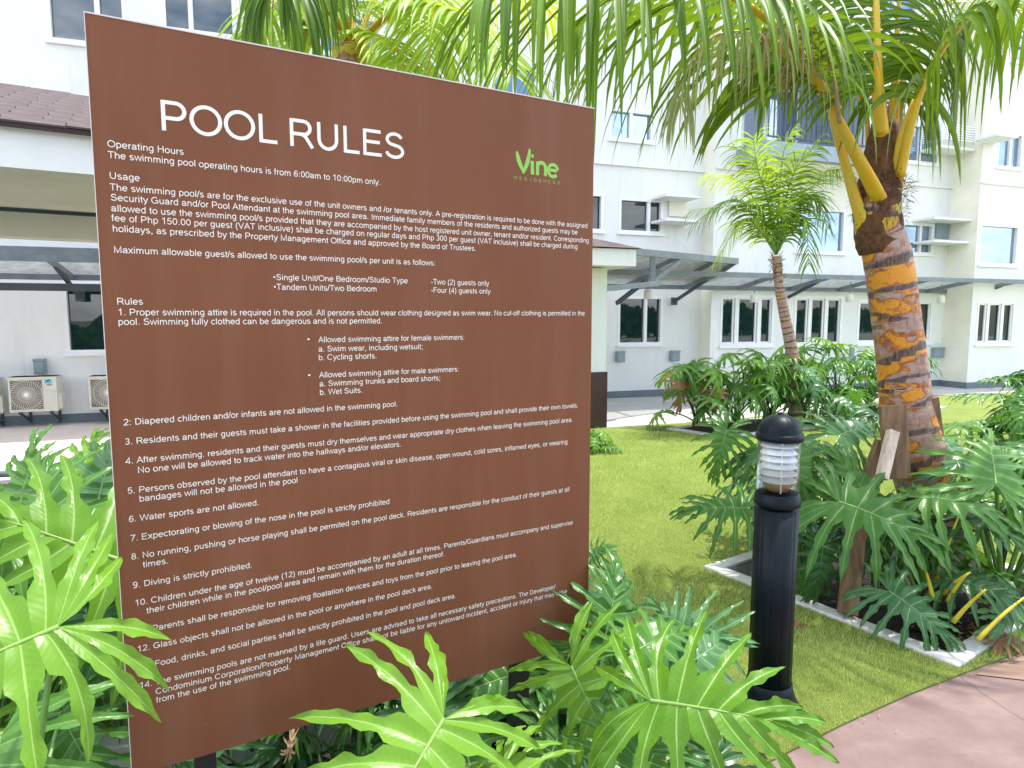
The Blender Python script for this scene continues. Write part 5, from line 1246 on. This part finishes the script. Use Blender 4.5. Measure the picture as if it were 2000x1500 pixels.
# ---- small palm in the far bed
SY = 10.1
sp = [gr(1560, 812), at(1548, 700, SY), at(1533, 620, SY), at(1522, 560, SY), at(1517, 500, SY)]
sp[0] = Vector((at(1560, 760, SY).x, SY, 0))
small = empty('coconut_palm', sp[0], label='small slender coconut palm in the far bed in front of the building', cat='palm tree')
trunk(small, sp, [(0, .11), (.5, .078), (.8, .066), (1, .072)], 26, 'trunk2', .03, 5, 24, .06)
fibres(small, at(1519, 550, SY), at(1515, 490, SY), .08, 120, .09, 9, wid=.006)
cr = at(1516, 490, SY)
ends = [((1480, 330), (1470, 265)), ((1555, 330), (1600, 275)), ((1430, 390), (1350, 440)), ((1440, 350), (1380, 340)), ((1590, 380), (1618, 450)), ((1600, 340), (1640, 330)), ((1450, 430), (1400, 510)), ((1572, 430), (1580, 520)), ((1500, 340), (1430, 285)), ((1530, 300), (1545, 262)), ((1470, 400), (1345, 410)), ((1560, 380), (1610, 400))]
for i, (m1, e1) in enumerate(ends):
    q = random.Random(i+90); dy = q.uniform(-.7, .7); st_ = cr+Vector((0, 0, -.05))
    frond(small, [st_, at((cr_x := 1516+(m1[0]-1516)*.45), 490+(m1[1]-490)*.6, SY+dy*.3), at(*m1, SY+dy*.7), at(*e1, SY+dy)], 30, .56, .015, .8, 'palm_sunlit' if i % 3 == 0 else 'palm_green', 100+i, .16, 0, .022, .004, .05, .45, seg=4, endL=.6, pm='stalk')

# ---- bright palm behind the sign
BY = 4.6
cB_ = at(690, 95, BY); tb = Vector((cB_.x+.05, BY+.15, 0))
back = empty('coconut_palm', tb, label='bright yellow green coconut palm whose fronds rise behind the sign', cat='palm tree')
trunk(back, [tb, tb.lerp(cB_, .35)+Vector((.05, 0, 0)), tb.lerp(cB_, .7), cB_], [(0, .20), (.5, .13), (1, .14)], 24, 'trunk', .04, 8, 36)
for i, (pts_, mk, L, dr) in enumerate((
    ([(690, 95, BY), (760, 30, BY-.2), (850, 10, BY-.5), (950, 60, BY-.8), (1000, 150, BY-1)], 'palm_sunlit', .62, .7),
    ([(695, 90, BY), (740, -20, BY+.1), (800, -90, BY), (850, -30, BY-.4), (842, 60, BY-.6), (835, 190, BY-.7)], 'palm_sunlit', .60, .7),
    ([(688, 95, BY), (640, 20, BY-.3), (560, -10, BY-.7), (500, 60, BY-.9), (480, 140, BY-1)], 'palm_sunlit', .62, 1.1),
    ([(690, 90, BY), (690, -30, BY+.2), (720, -180, BY+.3), (800, -260, BY+.3)], 'palm_sunlit', .75, 1.0),
    ([(686, 95, BY), (620, 10, BY+.3), (540, -60, BY+.5), (450, -50, BY+.7)], 'palm_sunlit', .6, .9),
    ([(695, 95, BY), (780, 20, BY+.5), (900, -30, BY+.9), (1020, -20, BY+1.2), (1100, 50, BY+1.4)], 'palm_sunlit', .7, .8),
    ([(690, 100, BY), (650, 60, BY+.2), (600, 60, BY+.2), (560, 120, BY+.2), (550, 210, BY+.2)], 'palm_sunlit', .5, .6),
    ([(692, 100, BY), (720, 70, BY-.3), (770, 90, BY-.5), (800, 160, BY-.6), (810, 240, BY-.6)], 'palm_sunlit', .5, .6),
    ([(690, 90, BY), (640, -60, BY-.5), (590, -120, BY-1.1), (560, -60, BY-1.5), (530, -20, BY-1.7)], 'palm_green', .60, 2.6))):
    frond(back, [at(*p) for p in pts_], 46, L, .017, dr, mk, 130+i, .2, 0, .028, .004, .1, .4, seg=5, pm='petiole')

# ================================================================== what stands behind the viewer (seen in the window panes)
q = random.Random(77); V = []; F = []
for i in range(15000):
    t = q.random(); x = -25+100*t; hgt = 2.1+1.1*noise.noise(Vector((x*.12, 0, 0)))+1.0*noise.noise(Vector((x*.5, 3, 0)))
    p = Vector((x, -12+q.uniform(-1, 1), q.random()**.7*hgt)); a = q.uniform(0, 6.28); s = q.uniform(.15, .35)
    e1 = Vector((math.cos(a), math.sin(a), q.uniform(-.4, .4)))*s; e2 = Vector((q.uniform(-.5, .5), q.uniform(-.5, .5), 1))*s; b = len(V)
    V += [p-e1, p-e2*.6, p+e1, p+e2]; F.append((b, b+1, b+2, b+3))
o = link('far_trees', mesh_of('far_trees', V, F), M['leaf_dark']); tag(o, 'dark row of far trees mirrored in the ground floor windows', 'trees', None, 'stuff')
